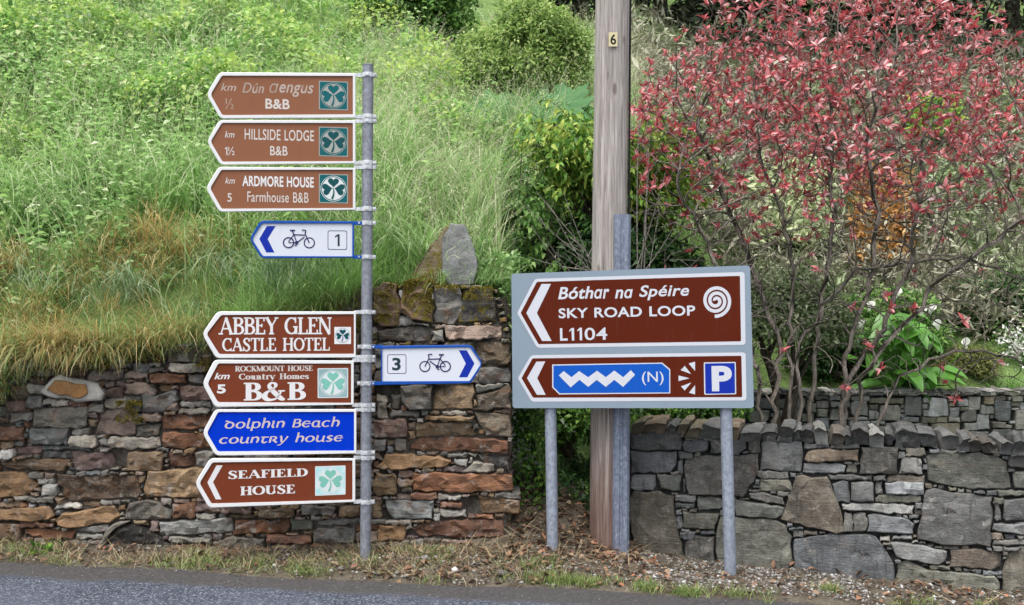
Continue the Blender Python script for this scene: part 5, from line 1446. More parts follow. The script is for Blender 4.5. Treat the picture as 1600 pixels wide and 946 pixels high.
c = hill_pts(2300, -6.8, 1.2, 6.95, 12.5, 1.7); c = c[~((c[:, 0] < -1.9) & (c[:, 1] < 7.4) & (rng.random(len(c)) < 0.75))]
c = c[(c[:, 0] > -2.3 + 0.5 * vnoise(c[:, 0], c[:, 1], 1.5, 1)) | (c[:, 1] < 8.0) | (rng.random(len(c)) < 0.12)]
c = c[~((c[:, 0] > -0.12) & (c[:, 1] < 8.9))]
B = tufts(c, tz, 9, 0.05); B[:, 2] += 0.1; N = len(B)
o = blades('arching_grass', B, rng.normal(-np.pi / 2, 1.3, N), rng.uniform(0.35, 0.7, N), rng.uniform(0.007, 0.013, N), rng.uniform(0.0, 0.5, N), rng.uniform(1.2, 2.5, N), M['arching'], seg=6)
tag(o, 'broad pale arching grass blades on the bank', 'grass', kind='stuff')

# dead straw grass hanging over the wall top, thickest at the left
def topz(x): return np.interp(x, ZTX, ZTZ)
def walltop(n, x0, x1, y0, y1):
    x = rng.uniform(x0, x1, n); y = rng.uniform(y0, y1, n); return np.column_stack([x, y, terrain_z(x, np.maximum(y, 6.9)) - 0.02 + 0.05 * rng.random(n)])
c = np.concatenate([walltop(640, -4.4, -2.05, 6.6, 7.35), walltop(80, -4.3, -2.2, 6.57, 6.66), walltop(70, -4.3, -3.1, 6.55, 6.64)])
w = 0.16 + 0.84 * sstep(0.0, 0.4, vnoise(c[:, 0], c[:, 1], 2.6, 1)); c = c[rng.random(len(c)) < w]
B = np.repeat(c, 26, axis=0) + rng.normal(scale=[0.05, 0.05, 0.02], size=(len(c) * 26, 3)); N = len(B)
o = blades('dry_grass', B, -np.pi/2 + rng.normal(scale=0.9, size=N), rng.uniform(0.2, 0.55, N), rng.uniform(0.003, 0.008, N), rng.uniform(0.2, 1.1, N), rng.uniform(0.9, 2.4, N), M['dry'], seg=5)
tag(o, 'orange-brown dead grass hanging over the wall top', 'grass', kind='stuff')
# green and blue-green grass hanging over the wall
c = walltop(260, -4.4, -0.1, 6.6, 7.0); c = c[(c[:, 0] > -1.9) | (rng.random(len(c)) < 0.3)]
c = c[(rng.random(len(c)) < 0.9) & ~((c[:, 0] > -1.0) & (c[:, 1] < 6.85))]
B = np.repeat(c, 22, axis=0) + rng.normal(scale=[0.05, 0.04, 0.02], size=(len(c) * 22, 3)); N = len(B)
o = blades('overhanging_grass', B, -np.pi/2 + rng.normal(scale=1.0, size=N), rng.uniform(0.15, 0.5, N), rng.uniform(0.004, 0.009, N), rng.uniform(0.0, 0.8, N), rng.uniform(0.8, 2.3, N), M['grass'], seg=5)
tag(o, 'green grass drooping over the top of the brown wall', 'grass', kind='stuff')
c = walltop(110, -3.2, -1.05, 6.56, 6.68)
B = np.repeat(c, 20, axis=0) + rng.normal(scale=[0.05, 0.02, 0.03], size=(len(c) * 20, 3)); N = len(B)
o = blades('trailing_grass', B, -np.pi/2 + rng.normal(scale=1.1, size=N), rng.uniform(0.12, 0.42, N), rng.uniform(0.003, 0.008, N), rng.uniform(0.3, 1.3, N), rng.uniform(0.9, 2.0, N), M['verge_green'], seg=5)
tag(o, 'dull green grass trailing down over the wall edge', 'grass', kind='stuff')
cl = []
for px, py, nn in ((205, 455, 95), (350, 430, 35), (455, 420, 75), (425, 440, 60), (500, 440, 40), (60, 450, 30), (300, 500, 25), (20, 600, 30), (150, 470, 30)):
    q = unproj(px, py, 6.72); cl.append(np.array([q.x, q.y, q.z]) + rng.normal(scale=[0.07, 0.05, 0.03], size=(nn, 3)))
B = np.concatenate(cl); N = len(B)
o = blades('drooping_grass', B, -np.pi/2 + rng.normal(scale=0.7, size=N), rng.uniform(0.25, 0.55, N), rng.uniform(0.005, 0.009, N), rng.uniform(0.3, 0.9, N), rng.uniform(1.2, 2.3, N), M['bluegrass'], seg=6)
tag(o, 'pale blue-green grass clumps drooping down the wall', 'grass', kind='stuff')
# grass spilling low at the far left of the wall
c = np.column_stack([rng.uniform(-3.9, -3.0, 110), rng.uniform(6.48, 6.62, 110), rng.uniform(0.85, 1.5, 110)]); c[:, 2] -= np.clip((c[:, 0] + 3.6) * 0.2, 0, 1)
c = c[c[:, 2] > 1.0 + (c[:, 0] + 3.5) * 0.9]
B = np.repeat(c, 24, axis=0) + rng.normal(scale=[0.05, 0.03, 0.04], size=(len(c) * 24, 3)); N = len(B)
o = blades('spilling_grass', B, -np.pi/2 + rng.normal(scale=1.2, size=N), rng.uniform(0.1, 0.35, N), rng.uniform(0.003, 0.008, N), rng.uniform(0.1, 1.0, N), rng.uniform(0.6, 2.2, N), M['grass'], seg=5)
sel_ = rng.random(N) < 0.5
o2 = blades('spilling_straw', B[sel_], -np.pi/2 + rng.normal(scale=1.0, size=sel_.sum()), rng.uniform(0.15, 0.42, sel_.sum()), rng.uniform(0.003, 0.007, sel_.sum()), rng.uniform(0.3, 1.2, sel_.sum()), rng.uniform(0.8, 2.0, sel_.sum()), M['dry'], seg=5)
tag(o2, 'straw-coloured dead grass spilling over the left end of the wall ledge', 'grass', kind='stuff')
tag(o, 'green grass spilling over the left end of the wall ledge', 'grass', kind='stuff')

# moss cushions on the old stones
mp = []
for (x0, y0, x1, y1, nn, Y) in ((586,444,622,505,2600,6.63),(630,438,676,492,3600,6.63),(680,447,716,458,500,6.63),(724,449,770,470,1200,6.63),(76,545,128,560,1200,6.6),(120,530,178,548,1600,6.6),
                                (182,628,222,662,1800,6.61),(145,563,172,576,700,6.62),(200,540,255,566,1500,6.62),(300,560,328,582,500,6.6),(640,375,700,440,1600,6.72),(528,470,575,520,1500,6.63),(340,540,420,560,900,6.62)):
    x = rng.uniform(x0, x1, nn); y = y0 + (y1 - y0) * rng.uniform(0, 1, nn) ** 1.7
    v = vnoise(x, y, 0.11, x0); keep = v > -0.15
    if (x0, y0) == (640, 375): keep &= (y > 440 - (x - 640) * 1.45) & (x < 694)
    X = (x - CX) / F * Y; Z = CAMZ - (y - HY) / F * Y
    mp.append(np.column_stack([X, np.full(nn, Y) + rng.uniform(-0.02, 0.02, nn), Z])[keep])
B = np.concatenate(mp); N = len(B)
d = rand_dirs(N, 0.5); d[:, 1] -= 0.7
o = leaves('moss', B, d, rand_dirs(N, 0.5), rng.uniform(0.008, 0.02, N), rng.uniform(0.004, 0.008, N), M['moss'], simple=True)
tag(o, 'olive and gold moss on the old wall stones', 'moss', kind='stuff')

# ------------------------------------------------------------------ shrubs and trees
def cloud(center, radii, lobes, n, lobe_r, seed, full=False):
    """leaf positions on the skins of lobes that make up a crown, and the outward directions"""
    r = np.random.default_rng(seed); c = np.array(center); R = np.array(radii)
    lc = r.normal(size=(lobes, 3)); lc = unit(lc) * (r.uniform(0.35, 1.0, lobes) ** 0.5)[:, None]; lc[:, 2] = lc[:, 2] if full else np.abs(lc[:, 2]) * 1.0 - 0.25
    lc = c + lc * R * 0.8
    lr = lobe_r * r.uniform(0.6, 1.25, lobes)
    i = r.integers(0, lobes, n); d = unit(r.normal(size=(n, 3)) + np.array([0, -0.15, 0.35]))
    rad = lr[i] * r.uniform(0.55, 1.08, n)
    return lc[i] + d * rad[:, None] * np.array([1, 1, 0.85]), d, lc

def stems(name, root, tips, r0, mat, parent, n=5, wob=0.08):
    for tip in tips:
        a = Vector(root) + Vector((random.uniform(-.1, .1), random.uniform(-.1, .1), 0)); b = Vector(tip); pts = []; rad = []
        for k in range(7):
            t = k / 6; p = a.lerp(b, t); p.z += 0.12 * math.sin(t * math.pi) * (b - a).length
            p += Vector((random.uniform(-1, 1), random.uniform(-1, 1), random.uniform(-.5, .5))) * wob * math.sin(t * math.pi)
            pts.append(p); rad.append(r0 * (1 - 0.8 * t) + 0.002)
        MB().tube(pts, rad, n).build(name, mat, parent, smooth=80)

def shrub(name, label, center, radii, lobes, n, lobe_r, leaf, ratio, mat, seed, nst=6, bark='bark_dark', droop=0.25, simple=True, root=None, cat='shrub', sr=0.03, full=False):
    if root is None: root = (center[0], center[1], float(terrain_z(center[0], center[1])))
    t = thing(name, root, label, cat)
    pos, d, lc = cloud(center, radii, lobes, n, lobe_r, seed, full)
    m = len(pos); dd = unit(d + 0.9 * rand_dirs(m)); dd[:, 2] -= 0.15
    L = rng.uniform(0.7, 1.3, m) * leaf
    leaves('foliage', pos, dd, unit(d + np.array([0, 0, 0.8]) + 0.5 * rand_dirs(m)), L, L * ratio, mat, t, fold=0.35, droop=droop, simple=simple)["kind"] = 'stuff'
    stems('stem', root, [tuple(q) for q in lc[:nst]], sr, M[bark], t)
    return t

def at(px, py, Y): return tuple(unproj(px, py, Y))
shrub('shrub', 'mid-green leafy bush at the top of the bank, left of the pale olive bush', at(640, 15, 11.9), (0.85, 0.6, 0.62), 30, 11000, 0.27, 0.075, 0.55, M['shrub_mid'], 11, full=True)
shrub('shrub', 'pale olive feathery bush on the bank, just left of the utility pole', at(815, 100, 9.95), (0.78, 0.42, 0.74), 70, 24000, 0.20, 0.052, 0.38, M['shrub_pale'], 12, full=True)
shrub('shrub', 'bright green bush at the hilltop edge above the finger signs', at(500, -40, 13.2), (1.2, 0.8, 0.6), 22, 6000, 0.36, 0.09, 0.55, M['shrub_mid'], 13)
def sprays(label, root, targets, mat, leaf, ratio, nleaf, bark='bark_dark'):
    t = thing('shrub', root, label, 'shrub'); PS, DS = [], []
    for tip in targets:
        a = Vector(root) + Vector((random.uniform(-.25, .25), random.uniform(-.1, .1), 0)); b = Vector(tip); top = a.lerp(b, 0.6); top.z = max(a.z, b.z) + random.uniform(0.02, 0.25)
        pts = [a * (1 - s) ** 2 + top * 2 * s * (1 - s) + b * s * s for s in [k / 8 for k in range(9)]]
        MB().tube(pts, [0.008 - 0.006 * k / 8 for k in range(9)], 4, cap=False).build('stem', M[bark], t, smooth=80)
        for q in range(nleaf):
            s = random.uniform(0.38, 1.0); p = a * (1 - s) ** 2 + top * 2 * s * (1 - s) + b * s * s
            PS.append(tuple(p + Vector((random.gauss(0, .03), random.gauss(0, .03), random.gauss(0, .03))))); dv = (b - top).normalized() + Vector((random.gauss(0, .7), random.gauss(0, .7), random.gauss(-.25, .5))); DS.append(tuple(dv))
    n = len(PS); L = rng.uniform(0.6, 1.35, n) * leaf
    leaves('foliage', PS, DS, rand_dirs(n, 1.2), L, L * ratio, M[mat], t, fold=0.35, droop=0.4)["kind"] = 'stuff'
    return t
tg = [at(random.gauss(872, 36), random.gauss(235, 28), random.uniform(7.9, 8.7)) for _ in range(100)] + [at(random.gauss(1045, 40), random.gauss(265, 42), random.uniform(8.0, 8.8)) for _ in range(110)] + [at(random.gauss(950, 60), random.gauss(225, 25), random.uniform(8.2, 8.9)) for _ in range(50)]
sprays('yellow-green arching shrub behind the utility pole', at(950, 420, 8.5), tg, 'shrub_lime', 0.075, 0.36, 34)
tg = [at(random.gauss(820, 22), random.gauss(360, 60), random.uniform(7.6, 8.3)) for _ in range(80)]
sprays('mid-green leafy growth between the boulder and the bare twigs', at(835, 450, 8.1), tg, 'shrub_mid', 0.065, 0.45, 30)
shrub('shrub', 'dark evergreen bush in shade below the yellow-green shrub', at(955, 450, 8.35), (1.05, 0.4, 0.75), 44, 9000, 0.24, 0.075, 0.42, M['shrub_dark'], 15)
shrub('shrub', 'cream and green variegated bush behind the red shrub stems', at(1225, 500, 8.7), (0.75, 0.3, 0.78), 46, 10000, 0.18, 0.05, 0.5, M['variegated'], 16, nst=8)
shrub('shrub', 'dark leafy undergrowth filling the gap between the two walls', at(880, 660, 7.7), (0.55, 0.3, 0.45), 22, 3600, 0.18, 0.05, 0.55, M['ivy'], 17)
shrub('shrub', 'low green creeper behind the left coping of the slate wall', at(1060, 640, 7.35), (0.6, 0.15, 0.12), 18, 2200, 0.10, 0.045, 0.6, M['ivy'], 18)
shrub('shrub', 'dark green bush directly behind the calla lilies', at(1390, 520, 10.1), (0.75, 0.35, 0.5), 34, 6500, 0.19, 0.06, 0.45, M['shrub_mid'], 23, full=True)
shrub('shrub', 'grey-green bush behind the golden dwarf conifer', at(1545, 490, 10.5), (0.65, 0.35, 0.5), 30, 5200, 0.2, 0.06, 0.35, M['shrub_dark'], 24, full=True)
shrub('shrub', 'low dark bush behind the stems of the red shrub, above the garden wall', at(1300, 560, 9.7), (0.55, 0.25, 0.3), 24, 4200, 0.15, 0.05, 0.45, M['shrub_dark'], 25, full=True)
shrub('dwarf_conifer', 'rounded golden-green dwarf conifer behind the garden wall', at(1515, 578, 9.75), (0.36, 0.25, 0.26), 26, 7000, 0.13, 0.05, 0.16, M['gold_conifer'], 19, cat='conifer')

# conifers along the top of the slope
def conifer(px, Y, top_py, w, label, seed, n=5200):
    x = (px - CX) / F * Y; z0 = float(terrain_z(x, Y)) - 0.2; zt = unproj(px, top_py, Y).z; h = zt - z0
    t = thing('conifer', (x, Y, z0), label, 'conifer', 'dark conifers above the slope')
    r = np.random.default_rng(seed)
    u = r.uniform(0.06, 1, n); rad = w * (1 - u) ** 0.8 * r.uniform(0.25, 1.0, n) ** 0.5 * (0.75 + 0.35 * np.sin(u * 46 + seed)); a = r.uniform(0, 2*np.pi, n)
    pos = np.column_stack([x + rad * np.cos(a), Y + rad * np.sin(a), z0 + u * h - rad * 0.25])
    d = np.column_stack([np.cos(a), np.sin(a), -0.25 + 0 * a]) + 0.5 * rand_dirs(n)
    L = r.uniform(0.14, 0.3, n)
    leaves('foliage', pos, d, rand_dirs(n, 1.0), L, L * 0.28, M['conifer'], t, simple=True, droop=0.3)["kind"] = 'stuff'
    MB().tube([(x, Y, z0), (x + 0.05, Y, z0 + h * 0.5), (x, Y, zt - 0.1)], [0.14, 0.09, 0.015], 8).build('trunk', M['bark_dark'], t, smooth=80)
for i, (px, Y, tp, w, lb) in enumerate(((905, 15.8, -330, 1.1, 'dark conifer directly left of the utility pole'), (1030, 16.6, -420, 1.3, 'dark conifer just right of the utility pole'),
                        (1150, 16.6, -380, 1.4, 'dark conifer above the left half of the red shrub'), (1290, 16.6, -350, 1.4, 'dark conifer above the middle of the red shrub'),
                        (1430, 16.6, -400, 1.4, 'dark conifer above the right half of the red shrub'), (1580, 16.6, -360, 1.4, 'dark conifer above the right edge of the red shrub'))):
    conifer(px, Y, tp, w, lb, 30 + i)

# giant rhubarb: big lobed leaves on stout stalks
gr = thing('giant_rhubarb', tuple(unproj(840, 225, 9.6)), 'giant rhubarb plant with huge dark lobed leaves below the olive bush', 'plant')
def lobed(c, r, tilt, az, seed):
    rr = random.Random(seed); V = [Vector((0, 0, 0))]; n = 44
    for i in range(n):
        a = 2 * math.pi * i / n
        q = r * (0.72 + 0.28 * abs(math.cos(a * 3.5))) * (1 + 0.06 * rr.uniform(-1, 1)) * (0.62 if i % 2 else 1.0) ** 0.35
        V.append(Vector((q * math.cos(a) * 0.5, q * math.sin(a) * 0.5, -0.03 * math.sin(a * 7) * r)))
    for i in range(n):
        a = 2 * math.pi * i / n; q = V[1 + i].xy.length * 2
        V.append(Vector((q * math.cos(a), q * math.sin(a), 0.10 * r + 0.07 * r * math.cos(a * 7) - 0.10 * rr.random() * r)))
    from mathutils import Euler
    M_ = Euler((tilt, 0, az)).to_matrix()
    W = [Vector(c) + M_ @ v for v in V]
    Fc = [(0, 1 + i, 1 + (i + 1) % n) for i in range(n)] + [(1 + i, 1 + n + i, 1 + n + (i + 1) % n, 1 + (i + 1) % n) for i in range(n)]
    return W, Fc
for i, (px, py, Y, r, tl_, az) in enumerate(((775, 168, 9.3, 0.25, 0.9, 0.3), (825, 160, 9.45, 0.30, 0.8, -0.1), (880, 162, 9.3, 0.32, 0.85, -0.3), (905, 182, 9.15, 0.26, 0.6, -0.6), (850, 182, 9.1, 0.24, 0.5, 0.2), (745, 180, 9.2, 0.19, 0.7, 0.5))):
    c = unproj(px, py, Y); W, Fc = lobed(c, r, tl_, az, i)
    build('leaf', W, Fc, M['gunnera'], gr, smooth=180)
    MB().tube([ORIGIN[gr.name] + Vector((random.uniform(-.2, .2), 0.1, -0.4)), c.lerp(ORIGIN[gr.name], 0.35) + Vector((0, 0.05, 0.05)), c], [0.03, 0.022, 0.014], 6).build('stalk', M['gunnera'], gr, smooth=80)

# ---- the red shrub: stems grown towards points spread through the crown
def grow(roots, attract, step=0.085, kill=0.105, infl=1.6, iters=70, limbs=(), jit=0.16):
    P = [np.array(r, float) for r in roots]; par = [-1] * len(P); rootid = list(range(len(P)))
    for limb in limbs:                       # main limbs laid out first
        c = np.array(limb, float); rootid.append(len(set(rootid))); P.append(c[0]); par.append(-1)
        for a, b in zip(c[:-1], c[1:]):
            k = max(1, int(np.linalg.norm(b - a) / step))
            for q in range(1, k + 1):
                P.append(a + (b - a) * q / k + rng.normal(scale=0.012, size=3)); par.append(len(P) - 2); rootid.append(rootid[-1])
    A = attract.copy(); nd = np.full(len(A), 1e9); ni = np.zeros(len(A), int)
    new = list(range(len(P)))
    for it in range(iters):
        if not len(A) or not new: break
        Q = np.array([P[i] for i in new]); D2 = ((A[:, None, :] - Q[None]) ** 2).sum(2); m = D2.argmin(1); dm = D2[np.arange(len(A)), m]
        b = dm < nd; nd[b] = dm[b]; ni[b] = np.array(new)[m[b]]
        ok = nd < infl ** 2
        acc = {}
        for a, i in zip(A[ok], ni[ok]):
            v = a - P[i]; acc.setdefault(i, np.zeros(3)); acc[i] += v / (np.linalg.norm(v) + 1e-9)
        new = []
        for i, v in acc.items():
            v = v / (np.linalg.norm(v) + 1e-9) + rng.normal(scale=jit, size=3) + np.array([0, 0, 0.06])
            if par[i] >= 0:
                w = P[i] - P[par[i]]; v = v + 0.55 * w / (np.linalg.norm(w) + 1e-9)
            q = P[i] + v / np.linalg.norm(v) * step
            P.append(q); par.append(i); rootid.append(rootid[i]); new.append(len(P) - 1)
        keep = nd > kill ** 2; A = A[keep]; nd = nd[keep]; ni = ni[keep]
    return np.array(P), np.array(par), np.array(rootid)

def tree_mesh(P, par, rootid, r_tip, expo, n=5):
    N = len(P); cnt = np.zeros(N)
    kids = [[] for _ in range(N)]
    for i in range(N):
        if par[i] >= 0: kids[par[i]].append(i)
    rad = np.zeros(N)
    for i in range(N - 1, -1, -1):
        s = sum(rad[k] ** expo for k in kids[i])
        rad[i] = max(r_tip, s ** (1 / expo)) if kids[i] else r_tip
    out = {}
    for r in np.unique(rootid):
        ids = np.where(rootid == r)[0]; loc = {g: k for k, g in enumerate(ids)}
        V = []; Fc = []
        for g in ids:
            ch = kids[g]; t = (P[ch[0]] - P[g]) if ch else (P[g] - P[par[g]] if par[g] >= 0 else np.array([0, 0, 1.0]))
            if par[g] >= 0: t = t / np.linalg.norm(t) + (P[g] - P[par[g]]) / np.linalg.norm(P[g] - P[par[g]])
            t = Vector(t).normalized(); a = t.cross(Vector((0.31, 0.95, 0.05))).normalized(); b = t.cross(a)
            for k in range(n):
                w = 2 * math.pi * k / n; V.append(tuple(Vector(P[g]) + (a * math.cos(w) + b * math.sin(w)) * rad[g]))
        for g in ids:
            if par[g] >= 0:
                i, j = loc[par[g]] * n, loc[g] * n
                for k in range(n): Fc.append((i + k, i + (k + 1) % n, j + (k + 1) % n, j + k))
        out[r] = (V, Fc)
    return out, rad, kids

red = thing('red_shrub', (2.45, 7.75, 0.45), 'tall spreading shrub with red young leaves and bare grey stems behind the slate wall', 'shrub')
def limb(pts, Y0, Y1):
    n = len(pts); out = []
    for i, (x, y) in enumerate(pts):
        Y = Y0 + (Y1 - Y0) * i / (n - 1); p = unproj(x, y, Y); out.append((p.x, p.y, p.z))
    out[0] = (out[0][0], out[0][1], 0.42)
    return out
LIMBS = [limb([(1336,660),(1345,592),(1398,522),(1478,432),(1560,372),(1640,312)], 7.6, 7.3), limb([(1262,660),(1272,560),(1290,440),(1302,330),(1298,240)], 7.7, 7.7),
         limb([(1196,660),(1182,560),(1150,480),(1108,380),(1062,300)], 7.55, 7.3), limb([(1232,660),(1236,520),(1240,420),(1222,330),(1188,250)], 7.7, 7.9),
         limb([(1300,660),(1326,585),(1382,515),(1424,400),(1440,300)], 7.75, 8.1), limb([(1342,640),(1400,590),(1490,548),(1560,552),(1620,580)], 7.5, 7.2),
         limb([(1208,660),(1218,540),(1180,430),(1130,300),(1090,200)], 7.8, 8.2), limb([(1312,660),(1322,560),(1360,440),(1370,330),(1352,230)], 7.9, 7.5),
         limb([(1245,660),(1250,540),(1285,480),(1340,420),(1500,400),(1610,440)], 7.6, 7.4)]
roots = []
C0 = np.array([2.62, 7.85, 2.15]); RR = np.array([2.05, 1.1, 2.25])
na = 7200
u = unit(rng.normal(size=(na * 4, 3))); rr = rng.uniform(0, 1, na * 4) ** 0.40
top = 1 + 0.08 * vnoise(u[:, 0] * 3, u[:, 1] * 3 + u[:, 2] * 2, 2.2, 6)
A = C0 + u * RR * (rr * top)[:, None]
w = sstep(1.7, 3.4, A[:, 2]); A = A[(rng.random(len(A)) < 0.07 + 0.93 * w) & (A[:, 2] > 1.05) & (A[:, 0] > 0.95 + 0.25 * (A[:, 2] < 2.0))][:na]
# long low side limbs
low = np.column_stack([rng.uniform(1.15, 4.6, 420), rng.uniform(7.2, 8.5, 420), rng.uniform(1.2, 2.5, 420)])
P, par, rid = grow([], np.concatenate([A, low]), iters=60, infl=1.0, limbs=LIMBS)
meshes, rad, kids = tree_mesh(P, par, rid, 0.0031, 2.85)
for r, (V, Fc) in meshes.items():
    if Fc: build('stem', V, Fc, M['bark'], red, smooth=80)
tipm = np.array([len(k_) == 0 for k_ in kids]); thin = rad < 0.0040
pr = np.where(tipm, 0.97, np.where(thin, 0.58, 0.0)) * (0.05 + 0.95 * sstep(2.2, 3.3, P[:, 2]))
sel = np.where(rng.random(len(P)) < pr)[0]
dirs = np.array([P[i] - P[par[i]] if par[i] >= 0 else [0, 0, 1] for i in sel]); dirs = unit(dirs + np.array([0, -0.05, 0.055]))
kk = 9; idx = np.repeat(np.arange(len(sel)), kk); m = len(idx)
a = rng.uniform(0, 2*np.pi, m); sp_ = rng.uniform(0.35, 1.25, m)
ax = dirs[idx]; e1 = unit(np.cross(ax, np.array([0.2, 0.9, 0.1]))); e2 = np.cross(ax, e1)
d = ax * np.cos(sp_)[:, None] + (e1 * np.cos(a)[:, None] + e2 * np.sin(a)[:, None]) * np.sin(sp_)[:, None]
pos = P[sel][idx] - ax * rng.uniform(0, 0.03, m)[:, None]
L = rng.uniform(0.028, 0.078, m)
leaves('foliage', pos, d, ax + 0.3 * rand_dirs(m), L, L * rng.uniform(0.26, 0.4, m), M['red'], red, fold=0.3, droop=0.18)["kind"] = 'stuff'
print('red shrub nodes', len(P), 'leaves', m)

# bare twigs of a dead bush left of the pole
tw = thing('bare_bush', at(905, 470, 7.9), 'bare dead twigs arching out left of the utility pole', 'bush')
tws = []
for x1, y1, Yt in ((815,318,7.4),(830,352,7.5),(838,300,7.6),(852,372,7.5),(865,330,7.7),(880,300,7.6),(870,395,7.4),(890,350,7.5),(826,402,7.6),(1000,150,7.6),(1015,205,7.8),(1040,270,7.5),(1010,120,7.9),(1065,330,7.6),(1100,395,7.4),(1030,330,7.7)):
    s0 = (random.uniform(925, 955), random.uniform(420, 470)) if x1 < 930 else (random.uniform(985, 1010), random.uniform(430, 520))
    mx, my = (s0[0] + x1) / 2 + random.uniform(-8, 8), (s0[1] + y1) / 2 + random.uniform(4, 20)
    p0, p1, p2 = unproj(*s0, 7.9), unproj(mx, my, 7.75), unproj(x1, y1, Yt)
    pts = [Vector(p0 * (1 - t) ** 2 + p1 * 2 * t * (1 - t) + p2 * t * t) for t in [k / 8 for k in range(9)]]
    mbt = MB().tube(pts, [0.0065 - 0.0045 * k / 8 for k in range(9)], 5)
    for q in (3, 5, 6):
        e = pts[q] + Vector((random.uniform(-.16, .10), random.uniform(-.05, .05), random.uniform(-.02, .14)))
        mbt.tube([pts[q], pts[q].lerp(e, 0.5) + Vector((0, 0, 0.01)), e], [0.003, 0.0025, 0.0015], 4)
    mbt.build('branch', M['bark_pale'], tw, smooth=80)

# ---- slope behind the garden: dead bracken, ferns
zr = lambda x, y: terrain_z(x, y) - 0.02
p = np.column_stack([rng.uniform(1.4, 9.5, 5200), rng.uniform(10.1, 16.5, 5200)])
kk = 14; idx = np.repeat(np.arange(len(p)), kk); base = np.column_stack([p, zr(p[:, 0], p[:, 1])])
pos = base[idx] + np.column_stack([rng.normal(scale=.14, size=len(idx)), rng.normal(scale=.14, size=len(idx)), rng.uniform(0.02, 0.5, len(idx))])
L = rng.uniform(0.08, 0.22, len(idx))
o = leaves('bracken', pos, rand_dirs(len(idx), 0.25), rand_dirs(len(idx), 0.6), L, L * rng.uniform(0.12, 0.3, len(idx)), M['bracken'], simple=True)
tag(o, 'grey-brown dead bracken on the slope behind the garden', 'bracken', kind='stuff')
for (px0, px1, py0, py1, Y, mat, nm, lab, nn) in ((1180, 1300, 250, 380, 10.2, 'pale_fern', 'ferns', 'pale green ferns behind the middle of the red shrub', 2600), (1335, 1420, 260, 400, 10.0, 'rusty_fern', 'ferns', 'rust orange dead fern behind the red shrub', 1800),
                                           (1420, 1500, 150, 210, 11.5, 'shrub_lime', 'ferns', 'yellow-green growth behind the right of the red shrub', 900)):
    x = rng.uniform(px0, px1, nn); y = rng.uniform(py0, py1, nn); Yv = Y + rng.uniform(-0.25, 0.25, nn)
    pos = np.column_stack([(x - CX) / F * Yv, Yv, CAMZ - (y - HY) / F * Yv]); g = terrain_z(pos[:, 0], pos[:, 1]); 
    # ferns stand on the slope: set them at slope height plus frond height
    yy = pos[:, 1].copy()
    for _ in range(24):
        gz = terrain_z(pos[:, 0], yy); yy = np.where(gz < pos[:, 2] - 0.35, yy + 0.12, yy); sc = yy / pos[:, 1]
    pos = np.column_stack([pos[:, 0] * sc, yy, CAMZ + (pos[:, 2] - CAMZ) * sc])
    L = rng.uniform(0.06, 0.16, nn)
    o = leaves(nm, pos, rand_dirs(nn, 0.2), rand_dirs(nn, 0.5), L, L * 0.35, M[mat], simple=True, droop=0.35)
    tag(o, lab, 'ferns', kind='stuff')

# ---- calla lilies: big arrow leaves and white spathes
lily = thing('calla_lily', at(1425, 625, 9.45), 'clump of broad glossy green leaves with white funnel flowers behind the garden wall', 'plant')
lo = ORIGIN[lily.name]
for i in range(64):
    px = random.gauss(1420, 36); py = random.uniform(488, 596) + abs(px - 1420) * 0.2; Y = random.uniform(9.1, 9.55)
    tip = unproj(px, py, Y); az = random.uniform(0, 2*math.pi); L = random.uniform(0.15, 0.27); Wd = L * random.uniform(0.5, 0.68)
    h = Vector((math.cos(az), math.sin(az) * 0.6 - 0.45, random.uniform(-0.75, 0.25))).normalized(); s = h.cross(Vector((0, -0.5, 1))).normalized(); nn = s.cross(h).normalized()
    V = []; Fc = []
    prof = [(-0.12, 0.30), (0.05, 0.85), (0.25, 1.0), (0.5, 0.86), (0.75, 0.5), (0.92, 0.2)]
    for t, w in prof:
        c = tip + h * L * t - nn * L * 0.35 * t * t
        V += [c - s * Wd / 2 * w + nn * Wd * 0.16 * w, c, c + s * Wd / 2 * w + nn * Wd * 0.16 * w]
    V.append(tip + h * L - nn * L * 0.35)
    for k in range(len(prof) - 1):
        a = 3 * k; Fc += [(a, a + 1, a + 4, a + 3), (a + 1, a + 2, a + 5, a + 4)]
    a = 3 * (len(prof) - 1); Fc += [(a, a + 1, a + 3), (a + 1, a + 2, a + 3)]
    build('leaf', V, Fc, M['lily_leaf'], lily, smooth=180)
    MB().tube([lo + Vector((random.uniform(-.15, .15), 0, -0.05)), lo.lerp(tip, 0.6) + Vector((0, 0, 0.05)), tip], [0.010, 0.008, 0.005], 5, cap=False).build('stalk', M['lily_leaf'], lily, smooth=80)
